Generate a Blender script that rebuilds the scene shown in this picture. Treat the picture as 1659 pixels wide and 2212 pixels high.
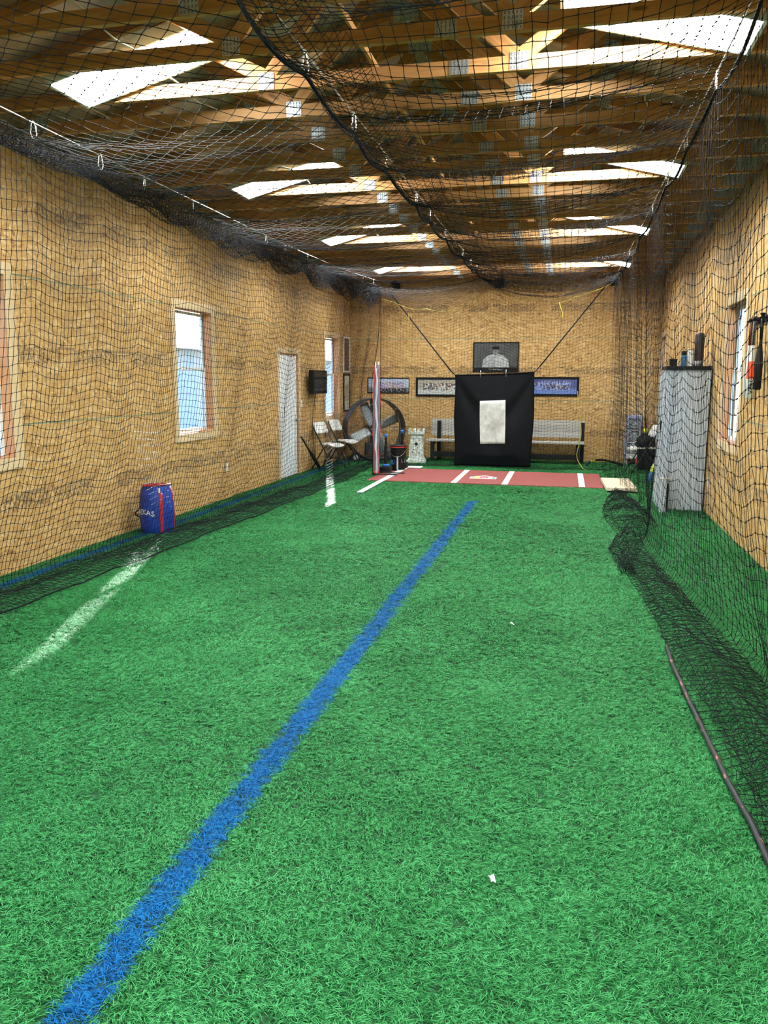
import bpy, math, random
import numpy as np
from mathutils import Vector, Matrix, Euler

for o in list(bpy.data.objects):
    bpy.data.objects.remove(o)
random.seed(7)
rng = np.random.default_rng(7)
SC = bpy.context.scene
COL = SC.collection

# ------------------------------------------------------------------ camera
cam_d = bpy.data.cameras.new('camera')
cam_d.sensor_fit = 'HORIZONTAL'
cam_d.sensor_width = 36.0
cam_d.lens = 1700.0 / 1659.0 * 36.0
cam_d.clip_start = 0.05
cam = bpy.data.objects.new('camera', cam_d)
COL.objects.link(cam)
cam.matrix_world = Matrix(((0.9747867, -0.04192393, 0.21916494, 0.0),
                           (0.22307712, 0.16001892, -0.96157711, 0.0),
                           (0.00524256, 0.98622326, 0.16533659, 1.6),
                           (0, 0, 0, 1)))
SC.camera = cam

# ------------------------------------------------------------------ sky, sun, exposure
SUN_EL = math.radians(22.3)
SUN_DIR = Vector((0.292 * math.cos(SUN_EL), -0.956 * math.cos(SUN_EL), -math.sin(SUN_EL)))
world = bpy.data.worlds.new('sky')
SC.world = world
world.use_nodes = True
wnt = world.node_tree
wnt.nodes.clear()
sky = wnt.nodes.new('ShaderNodeTexSky')
sky.sky_type = 'NISHITA'
sky.sun_disc = False
sky.sun_elevation = SUN_EL
sky.sun_rotation = math.atan2(-SUN_DIR.x, -SUN_DIR.y)
sky.air_density = 1.0
sky.dust_density = 0.3
sky.ozone_density = 5.0
wbg = wnt.nodes.new('ShaderNodeBackground')
wbg.inputs['Strength'].default_value = 0.35
wout = wnt.nodes.new('ShaderNodeOutputWorld')
wnt.links.new(sky.outputs[0], wbg.inputs['Color'])
wnt.links.new(wbg.outputs[0], wout.inputs['Surface'])

sun_d = bpy.data.lights.new('sun', 'SUN')
sun_d.energy = 13.0
sun_d.angle = math.radians(0.6)
sun_d.color = (1.0, 0.95, 0.86)
sun = bpy.data.objects.new('sun', sun_d)
COL.objects.link(sun)
sun.location = (-20, 40, 20)
sun.rotation_euler = SUN_DIR.to_track_quat('-Z', 'Y').to_euler()

PANEL_EMIT = 27.0
vs = SC.view_settings
vs.view_transform = 'Standard'
vs.look = 'None'
vs.gamma = 1.0
vs.use_curve_mapping = False
vs.exposure = 1.95
SC.cycles.max_bounces = 5
SC.cycles.diffuse_bounces = 3
SC.cycles.glossy_bounces = 2
SC.cycles.transmission_bounces = 3
SC.cycles.transparent_max_bounces = 8
SC.cycles.use_adaptive_sampling = True
SC.cycles.adaptive_threshold = 0.06
SC.cycles.adaptive_min_samples = 16
SC.cycles.caustics_reflective = False
SC.cycles.caustics_refractive = False
SC.cycles.sample_clamp_indirect = 6.0

# room
XL, XR, YB, YF = -4.44, 1.733, 16.2, -2.6
XM = (XL + XR) / 2
ZW = 3.545           # underside of the bottom chords
ZE, PITCH = 3.76, 0.25   # roof deck underside at the wall, slope


def zroof(x):
    return ZE + PITCH * (min(x - XL, XR - x))


# ------------------------------------------------------------------ node and material helpers
def node(nt, kind, ins=None, **props):
    n = nt.nodes.new('ShaderNode' + kind)
    for k, v in props.items():
        setattr(n, k, v)
    for k, v in (ins or {}).items():
        s = n.inputs[k]
        if isinstance(v, bpy.types.NodeSocket):
            nt.links.new(v, s)
        else:
            s.default_value = v
    return n


def new_mat(name):
    m = bpy.data.materials.new(name)
    m.use_nodes = True
    nt = m.node_tree
    nt.nodes.clear()
    out = nt.nodes.new('ShaderNodeOutputMaterial')
    b = nt.nodes.new('ShaderNodeBsdfPrincipled')
    nt.links.new(b.outputs[0], out.inputs['Surface'])
    return m, nt, b, out


def rgb(c):
    return (c[0], c[1], c[2], 1.0)


def math_n(nt, op, a, b=0.0, c=None):
    n = node(nt, 'Math', operation=op)
    for i, v in enumerate((a, b, c)):
        if v is None:
            continue
        if isinstance(v, bpy.types.NodeSocket):
            nt.links.new(v, n.inputs[i])
        else:
            n.inputs[i].default_value = v
    return n.outputs[0]


def mix_n(nt, f, a, b):
    n = node(nt, 'Mix', data_type='RGBA')
    for s, v in ((n.inputs['Factor'], f), (n.inputs['A'], a), (n.inputs['B'], b)):
        pass
    ins = [n.inputs[0], n.inputs[6], n.inputs[7]]
    for s, v in zip(ins, (f, a, b)):
        if isinstance(v, bpy.types.NodeSocket):
            nt.links.new(v, s)
        else:
            s.default_value = v
    return n.outputs[2]


def ramp_n(nt, f, stops, interp='LINEAR'):
    n = node(nt, 'ValToRGB', {'Fac': f})
    cr = n.color_ramp
    cr.interpolation = interp
    while len(cr.elements) < len(stops):
        cr.elements.new(0.5)
    for e, (p, c) in zip(cr.elements, stops):
        e.position = p
        e.color = rgb(c) if len(c) == 3 else c
    return n.outputs[0]


_mats = {}


def mat(name, col, rough=0.5, metal=0.0, var=0.12, scale=14.0, bump=0.0, bscale=None, spec=0.5):
    """plain procedural material: colour with noise variation and optional fine relief"""
    if name in _mats:
        return _mats[name]
    m, nt, b, out = new_mat(name)
    tc = node(nt, 'TexCoord')
    nz = node(nt, 'TexNoise', {'Vector': tc.outputs['Object'], 'Scale': scale, 'Detail': 4.0})
    lo = [max(0, c * (1 - var)) for c in col]
    hi = [min(1, c * (1 + var)) for c in col]
    c = ramp_n(nt, nz.outputs['Fac'], [(0.3, lo), (0.7, hi)])
    nt.links.new(c, b.inputs['Base Color'])
    b.inputs['Roughness'].default_value = rough
    b.inputs['Metallic'].default_value = metal
    b.inputs['Specular IOR Level'].default_value = spec
    if bump:
        nb = node(nt, 'TexNoise', {'Vector': tc.outputs['Object'], 'Scale': bscale or scale * 4, 'Detail': 3.0})
        bp = node(nt, 'Bump', {'Height': nb.outputs['Fac'], 'Strength': bump, 'Distance': 0.01})
        nt.links.new(bp.outputs[0], b.inputs['Normal'])
    _mats[name] = m
    return m


def make_osb():
    m, nt, b, out = new_mat('oriented_strand_board')
    tc = node(nt, 'TexCoord')
    oi = node(nt, 'ObjectInfo')
    off = node(nt, 'VectorMath', {0: tc.outputs['Object']}, operation='ADD')
    sh = node(nt, 'CombineXYZ', {'X': math_n(nt, 'MULTIPLY', oi.outputs['Random'], 37.0),
                                 'Y': math_n(nt, 'MULTIPLY', oi.outputs['Random'], 91.0)})
    nt.links.new(sh.outputs[0], off.inputs[1])
    warp = node(nt, 'TexNoise', {'Vector': off.outputs[0], 'Scale': 9.0, 'Detail': 2.0})
    wv = node(nt, 'VectorMath', {0: warp.outputs['Color'], 1: (0.05, 0.05, 0.0)}, operation='MULTIPLY')
    co = node(nt, 'VectorMath', {0: off.outputs[0]}, operation='ADD')
    nt.links.new(wv.outputs[0], co.inputs[1])
    cols, grains = [], []
    for ang, sx, sy in ((22, 9, 23), (-29, 10, 26), (74, 9, 24), (-68, 10, 22)):
        mp = node(nt, 'Mapping', {'Vector': co.outputs[0], 'Rotation': (0, 0, math.radians(ang)), 'Scale': (sx, sy, 1.0)})
        vo = node(nt, 'TexVoronoi', {'Vector': mp.outputs[0], 'Scale': 1.0, 'Randomness': 1.0}, voronoi_dimensions='2D')
        cols.append(vo.outputs['Color'])
        mg = node(nt, 'Mapping', {'Vector': off.outputs[0], 'Rotation': (0, 0, math.radians(ang)), 'Scale': (14, 230, 1.0)})
        gn = node(nt, 'TexNoise', {'Vector': mg.outputs[0], 'Scale': 1.0, 'Detail': 2.0}, noise_dimensions='2D')
        grains.append(gn.outputs['Fac'])
    pick = node(nt, 'TexNoise', {'Vector': co.outputs[0], 'Scale': 18.0, 'Detail': 2.0})
    pick2 = node(nt, 'TexNoise', {'Vector': co.outputs[0], 'Scale': 11.0, 'Detail': 1.5, 'Distortion': 0.6})
    p_a = math_n(nt, 'GREATER_THAN', pick.outputs['Fac'], 0.5)
    p_b = math_n(nt, 'GREATER_THAN', pick.outputs['Fac'], 0.47)
    p_c = math_n(nt, 'GREATER_THAN', pick2.outputs['Fac'], 0.54)
    a = mix_n(nt, p_c, mix_n(nt, p_a, cols[0], cols[1]), mix_n(nt, p_b, cols[2], cols[3]))
    gr = mix_n(nt, p_c, mix_n(nt, p_a, grains[0], grains[1]), mix_n(nt, p_b, grains[2], grains[3]))
    s2 = node(nt, 'SeparateColor', {'Color': a})
    c = ramp_n(nt, s2.outputs[0], [(0.0, (0.27, 0.13, 0.042)), (0.06, (0.42, 0.235, 0.080)), (0.35, (0.49, 0.285, 0.102)),
                                   (0.75, (0.56, 0.345, 0.136)), (1.0, (0.68, 0.465, 0.225))])
    gk = ramp_n(nt, gr, [(0.34, (0.32, 0.32, 0.32)), (0.52, (0.0, 0.0, 0.0))])
    c = mix_n(nt, gk, c, rgb((0.25, 0.12, 0.038)))
    hk = ramp_n(nt, gr, [(0.58, (0, 0, 0)), (0.76, (0.36, 0.36, 0.36))])
    c = mix_n(nt, hk, c, rgb((0.78, 0.58, 0.32)))
    # printed grade band in the middle of each sheet
    xy = node(nt, 'SeparateXYZ', {'Vector': tc.outputs['Object']})
    d = math_n(nt, 'ABSOLUTE', math_n(nt, 'SUBTRACT', xy.outputs[1], 0.575))
    band = math_n(nt, 'LESS_THAN', d, 0.065)
    mp = node(nt, 'Mapping', {'Vector': off.outputs[0], 'Scale': (1.9, 0.0, 1.0)})
    blk = node(nt, 'TexNoise', {'Vector': mp.outputs[0], 'Scale': 1.0, 'Detail': 1.0})
    on = math_n(nt, 'GREATER_THAN', blk.outputs['Fac'], 0.47)
    mp2 = node(nt, 'Mapping', {'Vector': off.outputs[0], 'Scale': (60.0, 26.0, 1.0)})
    let = node(nt, 'TexNoise', {'Vector': mp2.outputs[0], 'Scale': 1.0, 'Detail': 2.0})
    ink = math_n(nt, 'GREATER_THAN', let.outputs['Fac'], 0.50)
    k = math_n(nt, 'MULTIPLY', math_n(nt, 'MULTIPLY', band, on), math_n(nt, 'MULTIPLY', ink, 0.62))
    c = mix_n(nt, k, c, rgb((0.06, 0.05, 0.045)))
    d2 = math_n(nt, 'LESS_THAN', math_n(nt, 'ABSOLUTE', math_n(nt, 'SUBTRACT', xy.outputs[1], 0.645)), 0.012)
    sm = node(nt, 'TexNoise', {'Vector': off.outputs[0], 'Scale': 2.6, 'Detail': 4.0})
    k2 = math_n(nt, 'MULTIPLY', d2, math_n(nt, 'MULTIPLY', math_n(nt, 'GREATER_THAN', sm.outputs['Fac'], 0.52), 0.5))
    c = mix_n(nt, k2, c, rgb((0.05, 0.05, 0.05)))
    # green edge sealer
    e = math_n(nt, 'GREATER_THAN', xy.outputs[1], 1.209)
    c = mix_n(nt, math_n(nt, 'MULTIPLY', e, 0.7), c, rgb((0.10, 0.26, 0.19)))
    nt.links.new(c, b.inputs['Base Color'])
    b.inputs['Roughness'].default_value = 0.62
    b.inputs['Specular IOR Level'].default_value = 0.3
    bp = node(nt, 'Bump', {'Height': s2.outputs[0], 'Strength': 0.25, 'Distance': 0.003})
    nt.links.new(bp.outputs[0], b.inputs['Normal'])
    return m


def make_wood(name, light, dark, rough=0.55, knots=True, sc=1.0):
    """sawn softwood, grain along local X"""
    m, nt, b, out = new_mat(name)
    tc = node(nt, 'TexCoord')
    oi = node(nt, 'ObjectInfo')
    sh = node(nt, 'CombineXYZ', {'X': math_n(nt, 'MULTIPLY', oi.outputs['Random'], 53.0),
                                 'Y': math_n(nt, 'MULTIPLY', oi.outputs['Random'], 17.0), 'Z': 0.0})
    off = node(nt, 'VectorMath', {0: tc.outputs['Object'], 1: sh.outputs[0]}, operation='ADD')
    mp = node(nt, 'Mapping', {'Vector': off.outputs[0], 'Scale': (1.3 * sc, 26.0 * sc, 26.0 * sc)})
    nz = node(nt, 'TexNoise', {'Vector': mp.outputs[0], 'Scale': 1.0, 'Detail': 5.0, 'Distortion': 1.2})
    mid = [(x + y) / 2 for x, y in zip(light, dark)]
    c = ramp_n(nt, nz.outputs['Fac'], [(0.3, dark), (0.48, mid), (0.62, light), (0.8, mid)])
    tone = mix_n(nt, math_n(nt, 'MULTIPLY', oi.outputs['Random'], 0.5), c, rgb([x * 0.72 for x in mid]))
    if knots:
        mk = node(nt, 'Mapping', {'Vector': off.outputs[0], 'Scale': (2.2, 8.0, 8.0)})
        vo = node(nt, 'TexVoronoi', {'Vector': mk.outputs[0], 'Scale': 1.0})
        kk = ramp_n(nt, vo.outputs['Distance'], [(0.07, (1, 1, 1)), (0.13, (0, 0, 0))])
        tone = mix_n(nt, math_n(nt, 'MULTIPLY', kk, 0.75), tone, rgb((0.11, 0.05, 0.018)))
    nt.links.new(tone, b.inputs['Base Color'])
    b.inputs['Roughness'].default_value = rough
    b.inputs['Specular IOR Level'].default_value = 0.3
    return m


def make_foil():
    m, nt, b, out = new_mat('radiant_barrier_foil')
    tc = node(nt, 'TexCoord')
    nz = node(nt, 'TexNoise', {'Vector': tc.outputs['Object'], 'Scale': 7.0, 'Detail': 5.0})
    c = ramp_n(nt, nz.outputs['Fac'], [(0.3, (0.46, 0.40, 0.35)), (0.7, (0.70, 0.64, 0.58))])
    nt.links.new(c, b.inputs['Base Color'])
    b.inputs['Metallic'].default_value = 0.85
    b.inputs['Roughness'].default_value = 0.38
    bp = node(nt, 'Bump', {'Height': nz.outputs['Fac'], 'Strength': 0.4, 'Distance': 0.02})
    nt.links.new(bp.outputs[0], b.inputs['Normal'])
    return m


def make_emit(name, col, strength):
    m, nt, b, out = new_mat(name)
    tc = node(nt, 'TexCoord')
    nz = node(nt, 'TexNoise', {'Vector': tc.outputs['Object'], 'Scale': 3.0})
    c = ramp_n(nt, nz.outputs['Fac'], [(0.2, [x * 0.96 for x in col]), (0.8, col)])
    e = node(nt, 'Emission', {'Color': c, 'Strength': strength})
    nt.links.new(e.outputs[0], out.inputs['Surface'])
    return m


def make_glass(name, tint):
    m, nt, b, out = new_mat(name)
    tr = node(nt, 'BsdfTransparent', {'Color': rgb(tint)})
    gl = node(nt, 'BsdfGlossy', {'Color': (1, 1, 1, 1), 'Roughness': 0.02})
    lw = node(nt, 'LayerWeight', {'Blend': 0.2})
    mx = node(nt, 'MixShader', {0: math_n(nt, 'MULTIPLY', lw.outputs['Fresnel'], 0.35), 1: tr.outputs[0], 2: gl.outputs[0]})
    nt.links.new(mx.outputs[0], out.inputs['Surface'])
    return m


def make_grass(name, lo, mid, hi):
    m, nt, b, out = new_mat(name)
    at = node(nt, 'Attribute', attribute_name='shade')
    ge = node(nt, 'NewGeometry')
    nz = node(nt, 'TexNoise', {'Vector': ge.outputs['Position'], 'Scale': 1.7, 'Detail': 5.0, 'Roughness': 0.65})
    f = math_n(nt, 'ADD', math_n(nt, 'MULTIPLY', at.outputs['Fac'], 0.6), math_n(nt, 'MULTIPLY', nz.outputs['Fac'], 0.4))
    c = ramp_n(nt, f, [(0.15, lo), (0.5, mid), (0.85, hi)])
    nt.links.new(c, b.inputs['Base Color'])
    b.inputs['Roughness'].default_value = 0.5
    b.inputs['Specular IOR Level'].default_value = 0.14
    tl = node(nt, 'BsdfTranslucent', {'Color': c})
    mx = node(nt, 'MixShader', {0: 0.18, 1: b.outputs[0], 2: tl.outputs[0]})
    nt.links.new(mx.outputs[0], out.inputs['Surface'])
    return m


def make_rope_flecked():
    m, nt, b, out = new_mat('flecked_lead_rope')
    tc = node(nt, 'TexCoord')
    mp = node(nt, 'Mapping', {'Vector': tc.outputs['Object'], 'Scale': (60, 14, 60)})
    nz = node(nt, 'TexNoise', {'Vector': mp.outputs[0], 'Scale': 1.0, 'Detail': 2.0})
    c = ramp_n(nt, nz.outputs['Fac'], [(0.62, (0.012, 0.013, 0.017)), (0.68, (0.30, 0.10, 0.09))])
    nt.links.new(c, b.inputs['Base Color'])
    b.inputs['Roughness'].default_value = 0.6
    return m


def make_team_print(name, sky_c, ground_c, shirt_a, shirt_b):
    """printed team photograph: backdrop, rows of small figures"""
    m, nt, b, out = new_mat(name)
    tc = node(nt, 'TexCoord')
    xy = node(nt, 'SeparateXYZ', {'Vector': tc.outputs['Generated']})
    z = xy.outputs[2]
    bg = ramp_n(nt, z, [(0.30, ground_c), (0.42, sky_c)])
    mp = node(nt, 'Mapping', {'Vector': tc.outputs['Generated'], 'Scale': (32.0, 1.0, 8.0)})
    vo = node(nt, 'TexVoronoi', {'Vector': mp.outputs[0], 'Scale': 1.0, 'Randomness': 0.45})
    fig = math_n(nt, 'LESS_THAN', vo.outputs['Distance'], 0.55)
    rows = math_n(nt, 'LESS_THAN', math_n(nt, 'ABSOLUTE', math_n(nt, 'SUBTRACT', z, 0.52)), 0.24)
    wide = math_n(nt, 'LESS_THAN', math_n(nt, 'ABSOLUTE', math_n(nt, 'SUBTRACT', xy.outputs[0], 0.5)), 0.38)
    k = math_n(nt, 'MULTIPLY', fig, math_n(nt, 'MULTIPLY', rows, wide))
    sp = node(nt, 'SeparateColor', {'Color': vo.outputs['Color']})
    fc = ramp_n(nt, sp.outputs[0], [(0.3, shirt_a), (0.55, (0.45, 0.25, 0.16)), (0.7, shirt_b)], 'CONSTANT')
    c = mix_n(nt, k, bg, fc)
    nt.links.new(c, b.inputs['Base Color'])
    b.inputs['Roughness'].default_value = 0.3
    return m


OSB = make_osb()
PINE = make_wood('pine_lumber', (0.62, 0.335, 0.13), (0.41, 0.19, 0.062))
CASING = make_wood('pine_casing', (0.70, 0.53, 0.33), (0.60, 0.43, 0.24), knots=False, sc=0.6)
JAMB = make_wood('fir_jamb', (0.60, 0.30, 0.14), (0.46, 0.21, 0.09), knots=False, sc=0.6)
FOIL = make_foil()
PANEL = make_emit('lit_panel', (0.94, 1.0, 0.97), PANEL_EMIT)
GLASS = make_glass('window_glass', (0.93, 0.97, 1.0))
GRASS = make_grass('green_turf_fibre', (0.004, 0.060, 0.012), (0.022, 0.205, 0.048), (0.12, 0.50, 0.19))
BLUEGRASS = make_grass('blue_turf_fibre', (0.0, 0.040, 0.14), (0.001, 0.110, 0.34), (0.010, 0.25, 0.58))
NETM = mat('black_net_twine', (0.0045, 0.005, 0.008), 0.75, var=0.3, spec=0.18)
ROPE = mat('black_rope', (0.004, 0.0045, 0.007), 0.8, var=0.3, scale=60, spec=0.12)
STEEL = mat('zinc_steel', (0.62, 0.63, 0.62), 0.32, 0.9, var=0.2, scale=40)
GALV = mat('galvanised_plate', (0.60, 0.64, 0.68), 0.42, 0.75, var=0.25, scale=70)
WHITE = mat('white_paint', (0.72, 0.74, 0.77), 0.45, var=0.05)
WPLASTIC = mat('white_plastic', (0.72, 0.72, 0.70), 0.5, var=0.06)
BLACK = mat('black_plastic', (0.005, 0.005, 0.006), 0.5, var=0.2, spec=0.25)
BLKMETAL = mat('black_metal', (0.006, 0.0065, 0.008), 0.5, 0.0, var=0.2, spec=0.3)
BRONZE = mat('dark_bronze_tube', (0.014, 0.013, 0.012), 0.4, 0.2, var=0.2)
YELLOW = mat('yellow_rope', (0.40, 0.33, 0.03), 0.6, var=0.2, scale=60)
RED = mat('red_webbing', (0.55, 0.035, 0.025), 0.55, var=0.15)
THATCH = mat('turf_backing', (0.008, 0.055, 0.016), 0.95, var=0.4, scale=25, bump=0.3)


# ------------------------------------------------------------------ geometry helpers
class MB:
    def __init__(s):
        s.v, s.f = [], []

    def add(s, vs_, fs):
        o = len(s.v)
        s.v += [tuple(p) for p in vs_]
        s.f += [tuple(i + o for i in f) for f in fs]
        return s

    def box(s, x0, x1, y0, y1, z0, z1, mtx=None):
        x0, x1 = sorted((x0, x1)); y0, y1 = sorted((y0, y1)); z0, z1 = sorted((z0, z1))
        p = [Vector((x, y, z)) for z in (z0, z1) for y in (y0, y1) for x in (x0, x1)]
        if mtx is not None:
            p = [mtx @ q for q in p]
        return s.add(p, [(0, 2, 3, 1), (4, 5, 7, 6), (0, 1, 5, 4), (2, 6, 7, 3), (0, 4, 6, 2), (1, 3, 7, 5)])

    def cyl(s, p0, p1, r0, r1=None, n=12):
        r1 = r0 if r1 is None else r1
        p0, p1 = Vector(p0), Vector(p1)
        q = (p1 - p0).to_track_quat('Z', 'Y')
        ring = [q @ Vector((math.cos(2 * math.pi * i / n), math.sin(2 * math.pi * i / n), 0)) for i in range(n)]
        vv = [p0 + r * r0 for r in ring] + [p1 + r * r1 for r in ring]
        ff = [(i, (i + 1) % n, n + (i + 1) % n, n + i) for i in range(n)]
        ff += [tuple(range(n - 1, -1, -1)), tuple(range(n, 2 * n))]
        return s.add(vv, ff)

    def tube(s, pts, r, n=6, closed=False):
        pts = [Vector(p) for p in pts]
        m = len(pts)
        vv, nrm = [], None
        for i, p in enumerate(pts):
            a = pts[(i - 1) % m] if (closed or i) else p
            b = pts[(i + 1) % m] if (closed or i < m - 1) else p
            t = (b - a).normalized()
            if nrm is None:
                nrm = t.orthogonal().normalized()
            nrm = (nrm - t * nrm.dot(t))
            nrm = nrm.normalized() if nrm.length > 1e-6 else t.orthogonal().normalized()
            bn = t.cross(nrm)
            rr = r[i] if isinstance(r, (list, tuple)) else r
            for k in range(n):
                an = 2 * math.pi * k / n
                vv.append(p + (nrm * math.cos(an) + bn * math.sin(an)) * rr)
        ff = []
        for i in range(m if closed else m - 1):
            j = (i + 1) % m
            for k in range(n):
                k2 = (k + 1) % n
                ff.append((i * n + k, i * n + k2, j * n + k2, j * n + k))
        if not closed:
            ff.append(tuple(range(n - 1, -1, -1)))
            ff.append(tuple(range((m - 1) * n, m * n)))
        return s.add(vv, ff)

    def lathe(s, prof, n=20, c=(0, 0, 0), sx=1.0, sy=1.0, cap=True):
        vv = []
        for r, z in prof:
            for k in range(n):
                a = 2 * math.pi * k / n
                vv.append((c[0] + r * math.cos(a) * sx, c[1] + r * math.sin(a) * sy, c[2] + z))
        ff = []
        for i in range(len(prof) - 1):
            for k in range(n):
                k2 = (k + 1) % n
                ff.append((i * n + k, i * n + k2, (i + 1) * n + k2, (i + 1) * n + k))
        if cap:
            ff.append(tuple(range(n - 1, -1, -1)))
            ff.append(tuple(range((len(prof) - 1) * n, len(prof) * n)))
        return s.add(vv, ff)

    def grid(s, P):
        nu, nv = len(P), len(P[0])
        vv = [p for row in P for p in row]
        ff = [(i * nv + j, (i + 1) * nv + j, (i + 1) * nv + j + 1, i * nv + j + 1) for i in range(nu - 1) for j in range(nv - 1)]
        return s.add(vv, ff)

    def mesh(s, name, material, smooth=False):
        me = bpy.data.meshes.new(name)
        me.from_pydata([tuple(p) for p in s.v], [], s.f)
        if material:
            me.materials.append(material)
        if smooth:
            me.polygons.foreach_set('use_smooth', [True] * len(me.polygons))
        me.update()
        return me

    def obj(s, name, material, parent=None, smooth=False, bev=0.0, solid=0.0):
        return put(name, s.mesh(name, material, smooth), parent, bev=bev, solid=solid)


def put(name, me, parent=None, mtx=None, bev=0.0, solid=0.0):
    o = bpy.data.objects.new(name, me)
    COL.objects.link(o)
    if parent is not None:
        o.parent = parent
    if mtx is not None:
        o.matrix_local = mtx
    if solid:
        md = o.modifiers.new('thickness', 'SOLIDIFY')
        md.thickness = solid
        md.offset = 0
    if bev:
        md = o.modifiers.new('edge', 'BEVEL')
        md.width = bev
        md.segments = 2
        md.limit_method = 'ANGLE'
    return o


def tag(o, label, cat, group=None, kind=None):
    o['label'] = label
    o['category'] = cat
    if group:
        o['group'] = group
    if kind:
        o['kind'] = kind
    return o


def thing(name, label, cat, loc=(0, 0, 0), rz=0.0, group=None):
    o = bpy.data.objects.new(name, None)
    o.empty_display_size = 0.1
    COL.objects.link(o)
    o.location = loc
    o.rotation_euler = (0, 0, rz)
    return tag(o, label, cat, group)


def struct(o, label=None):
    o['kind'] = 'structure'
    if label:
        o['label'] = label
    return o


def text_mesh(name, s, size, material, parent, mtx, extrude=0.0005, bold=0.0):
    cu = bpy.data.curves.new('lettering', 'FONT')
    cu.body = s
    cu.size = size
    cu.extrude = extrude
    cu.offset = bold
    cu.align_x = 'CENTER'
    cu.align_y = 'CENTER'
    cu.resolution_u = 3
    t = bpy.data.objects.new('lettering', cu)
    COL.objects.link(t)
    dg = bpy.context.evaluated_depsgraph_get()
    me = bpy.data.meshes.new_from_object(t.evaluated_get(dg))
    bpy.data.objects.remove(t)
    bpy.data.curves.remove(cu)
    me.materials.clear()
    me.materials.append(material)
    return put(name, me, parent, mtx)


def catmull(pts, per=8):
    pts = [Vector(p) for p in pts]
    P = [pts[0] * 2 - pts[1]] + pts + [pts[-1] * 2 - pts[-2]]
    out = []
    for i in range(1, len(P) - 2):
        a, b, c, d = P[i - 1], P[i], P[i + 1], P[i + 2]
        for k in range(per):
            t = k / per
            out.append(0.5 * ((2 * b) + (c - a) * t + (2 * a - 5 * b + 4 * c - d) * t * t + (3 * b - a - 3 * c + d) * t ** 3))
    out.append(pts[-1])
    return out


ORD = ['zeroth', 'first', 'second', 'third', 'fourth', 'fifth', 'sixth', 'seventh', 'eighth', 'ninth', 'tenth', 'eleventh', 'twelfth',
       'thirteenth', 'fourteenth', 'fifteenth', 'sixteenth', 'seventeenth', 'eighteenth', 'nineteenth', 'twentieth', 'twenty-first',
       'twenty-second', 'twenty-third', 'twenty-fourth', 'twenty-fifth', 'twenty-sixth']

# ------------------------------------------------------------------ room shell
struct(MB().box(XL - 0.2, XR + 0.2, YF - 0.2, YB + 0.2, -0.12, 0.0).obj('floor', THATCH))

WIN_L = [(4.72, 5.68, 0.95, 2.42), (8.54, 9.50, 0.95, 2.42), (14.40, 15.30, 0.92, 2.40)]
DOOR_L = (11.93, 12.86, 0.0, 2.02)
WIN_R = [(8.69, 9.65, 0.95, 2.43), (15.30, 16.02, 0.95, 2.42)]


def cells(u0, u1, v0, v1, holes):
    """faces of a rectangle with rectangular holes -> (verts2d, quads)"""
    us = sorted({u0, u1} | {min(max(h[k], u0), u1) for h in holes for k in (0, 1)})
    vv = sorted({v0, v1} | {min(max(h[k], v0), v1) for h in holes for k in (2, 3)})
    verts, idx, quads = [], {}, []

    def vid(u, v):
        if (u, v) not in idx:
            idx[(u, v)] = len(verts)
            verts.append((u, v))
        return idx[(u, v)]
    for a, b in zip(us, us[1:]):
        for c, d in zip(vv, vv[1:]):
            mu, mv = (a + b) / 2, (c + d) / 2
            if any(h[0] < mu < h[1] and h[2] < mv < h[3] for h in holes):
                continue
            quads.append((vid(a, c), vid(b, c), vid(b, d), vid(a, d)))
    return verts, quads


def slab(u0, u1, v0, v1, holes, th):
    """plate in local xy, front at z=0, back at z=-th"""
    verts, quads = cells(u0, u1, v0, v1, holes)
    n = len(verts)
    V = [(u, v, 0.0) for u, v in verts] + [(u, v, -th) for u, v in verts]
    F = list(quads) + [tuple(i + n for i in reversed(q)) for q in quads]
    cnt = {}
    for q in quads:
        for i in range(4):
            e = (q[i], q[(i + 1) % 4])
            cnt[e] = cnt.get(e, 0) + 1
    for (a, b) in cnt:
        if (b, a) not in cnt:
            F.append((b, a, a + n, b + n))
    return MB().add(V, F)


def frame(kind, u, v, w=0.0):
    """matrix putting local (x along wall, y up, z into the room) on a wall"""
    if kind == 'L':
        return Matrix(((0, 0, 1, XL + w), (1, 0, 0, u), (0, 1, 0, v), (0, 0, 0, 1)))
    if kind == 'R':
        return Matrix(((0, 0, -1, XR - w), (-1, 0, 0, u), (0, 1, 0, v), (0, 0, 0, 1)))
    return Matrix(((1, 0, 0, u), (0, 0, -1, YB - w), (0, 1, 0, v), (0, 0, 0, 1)))


BACKING = mat('framing_sheathing', (0.30, 0.20, 0.10), 0.8, var=0.2)


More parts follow.
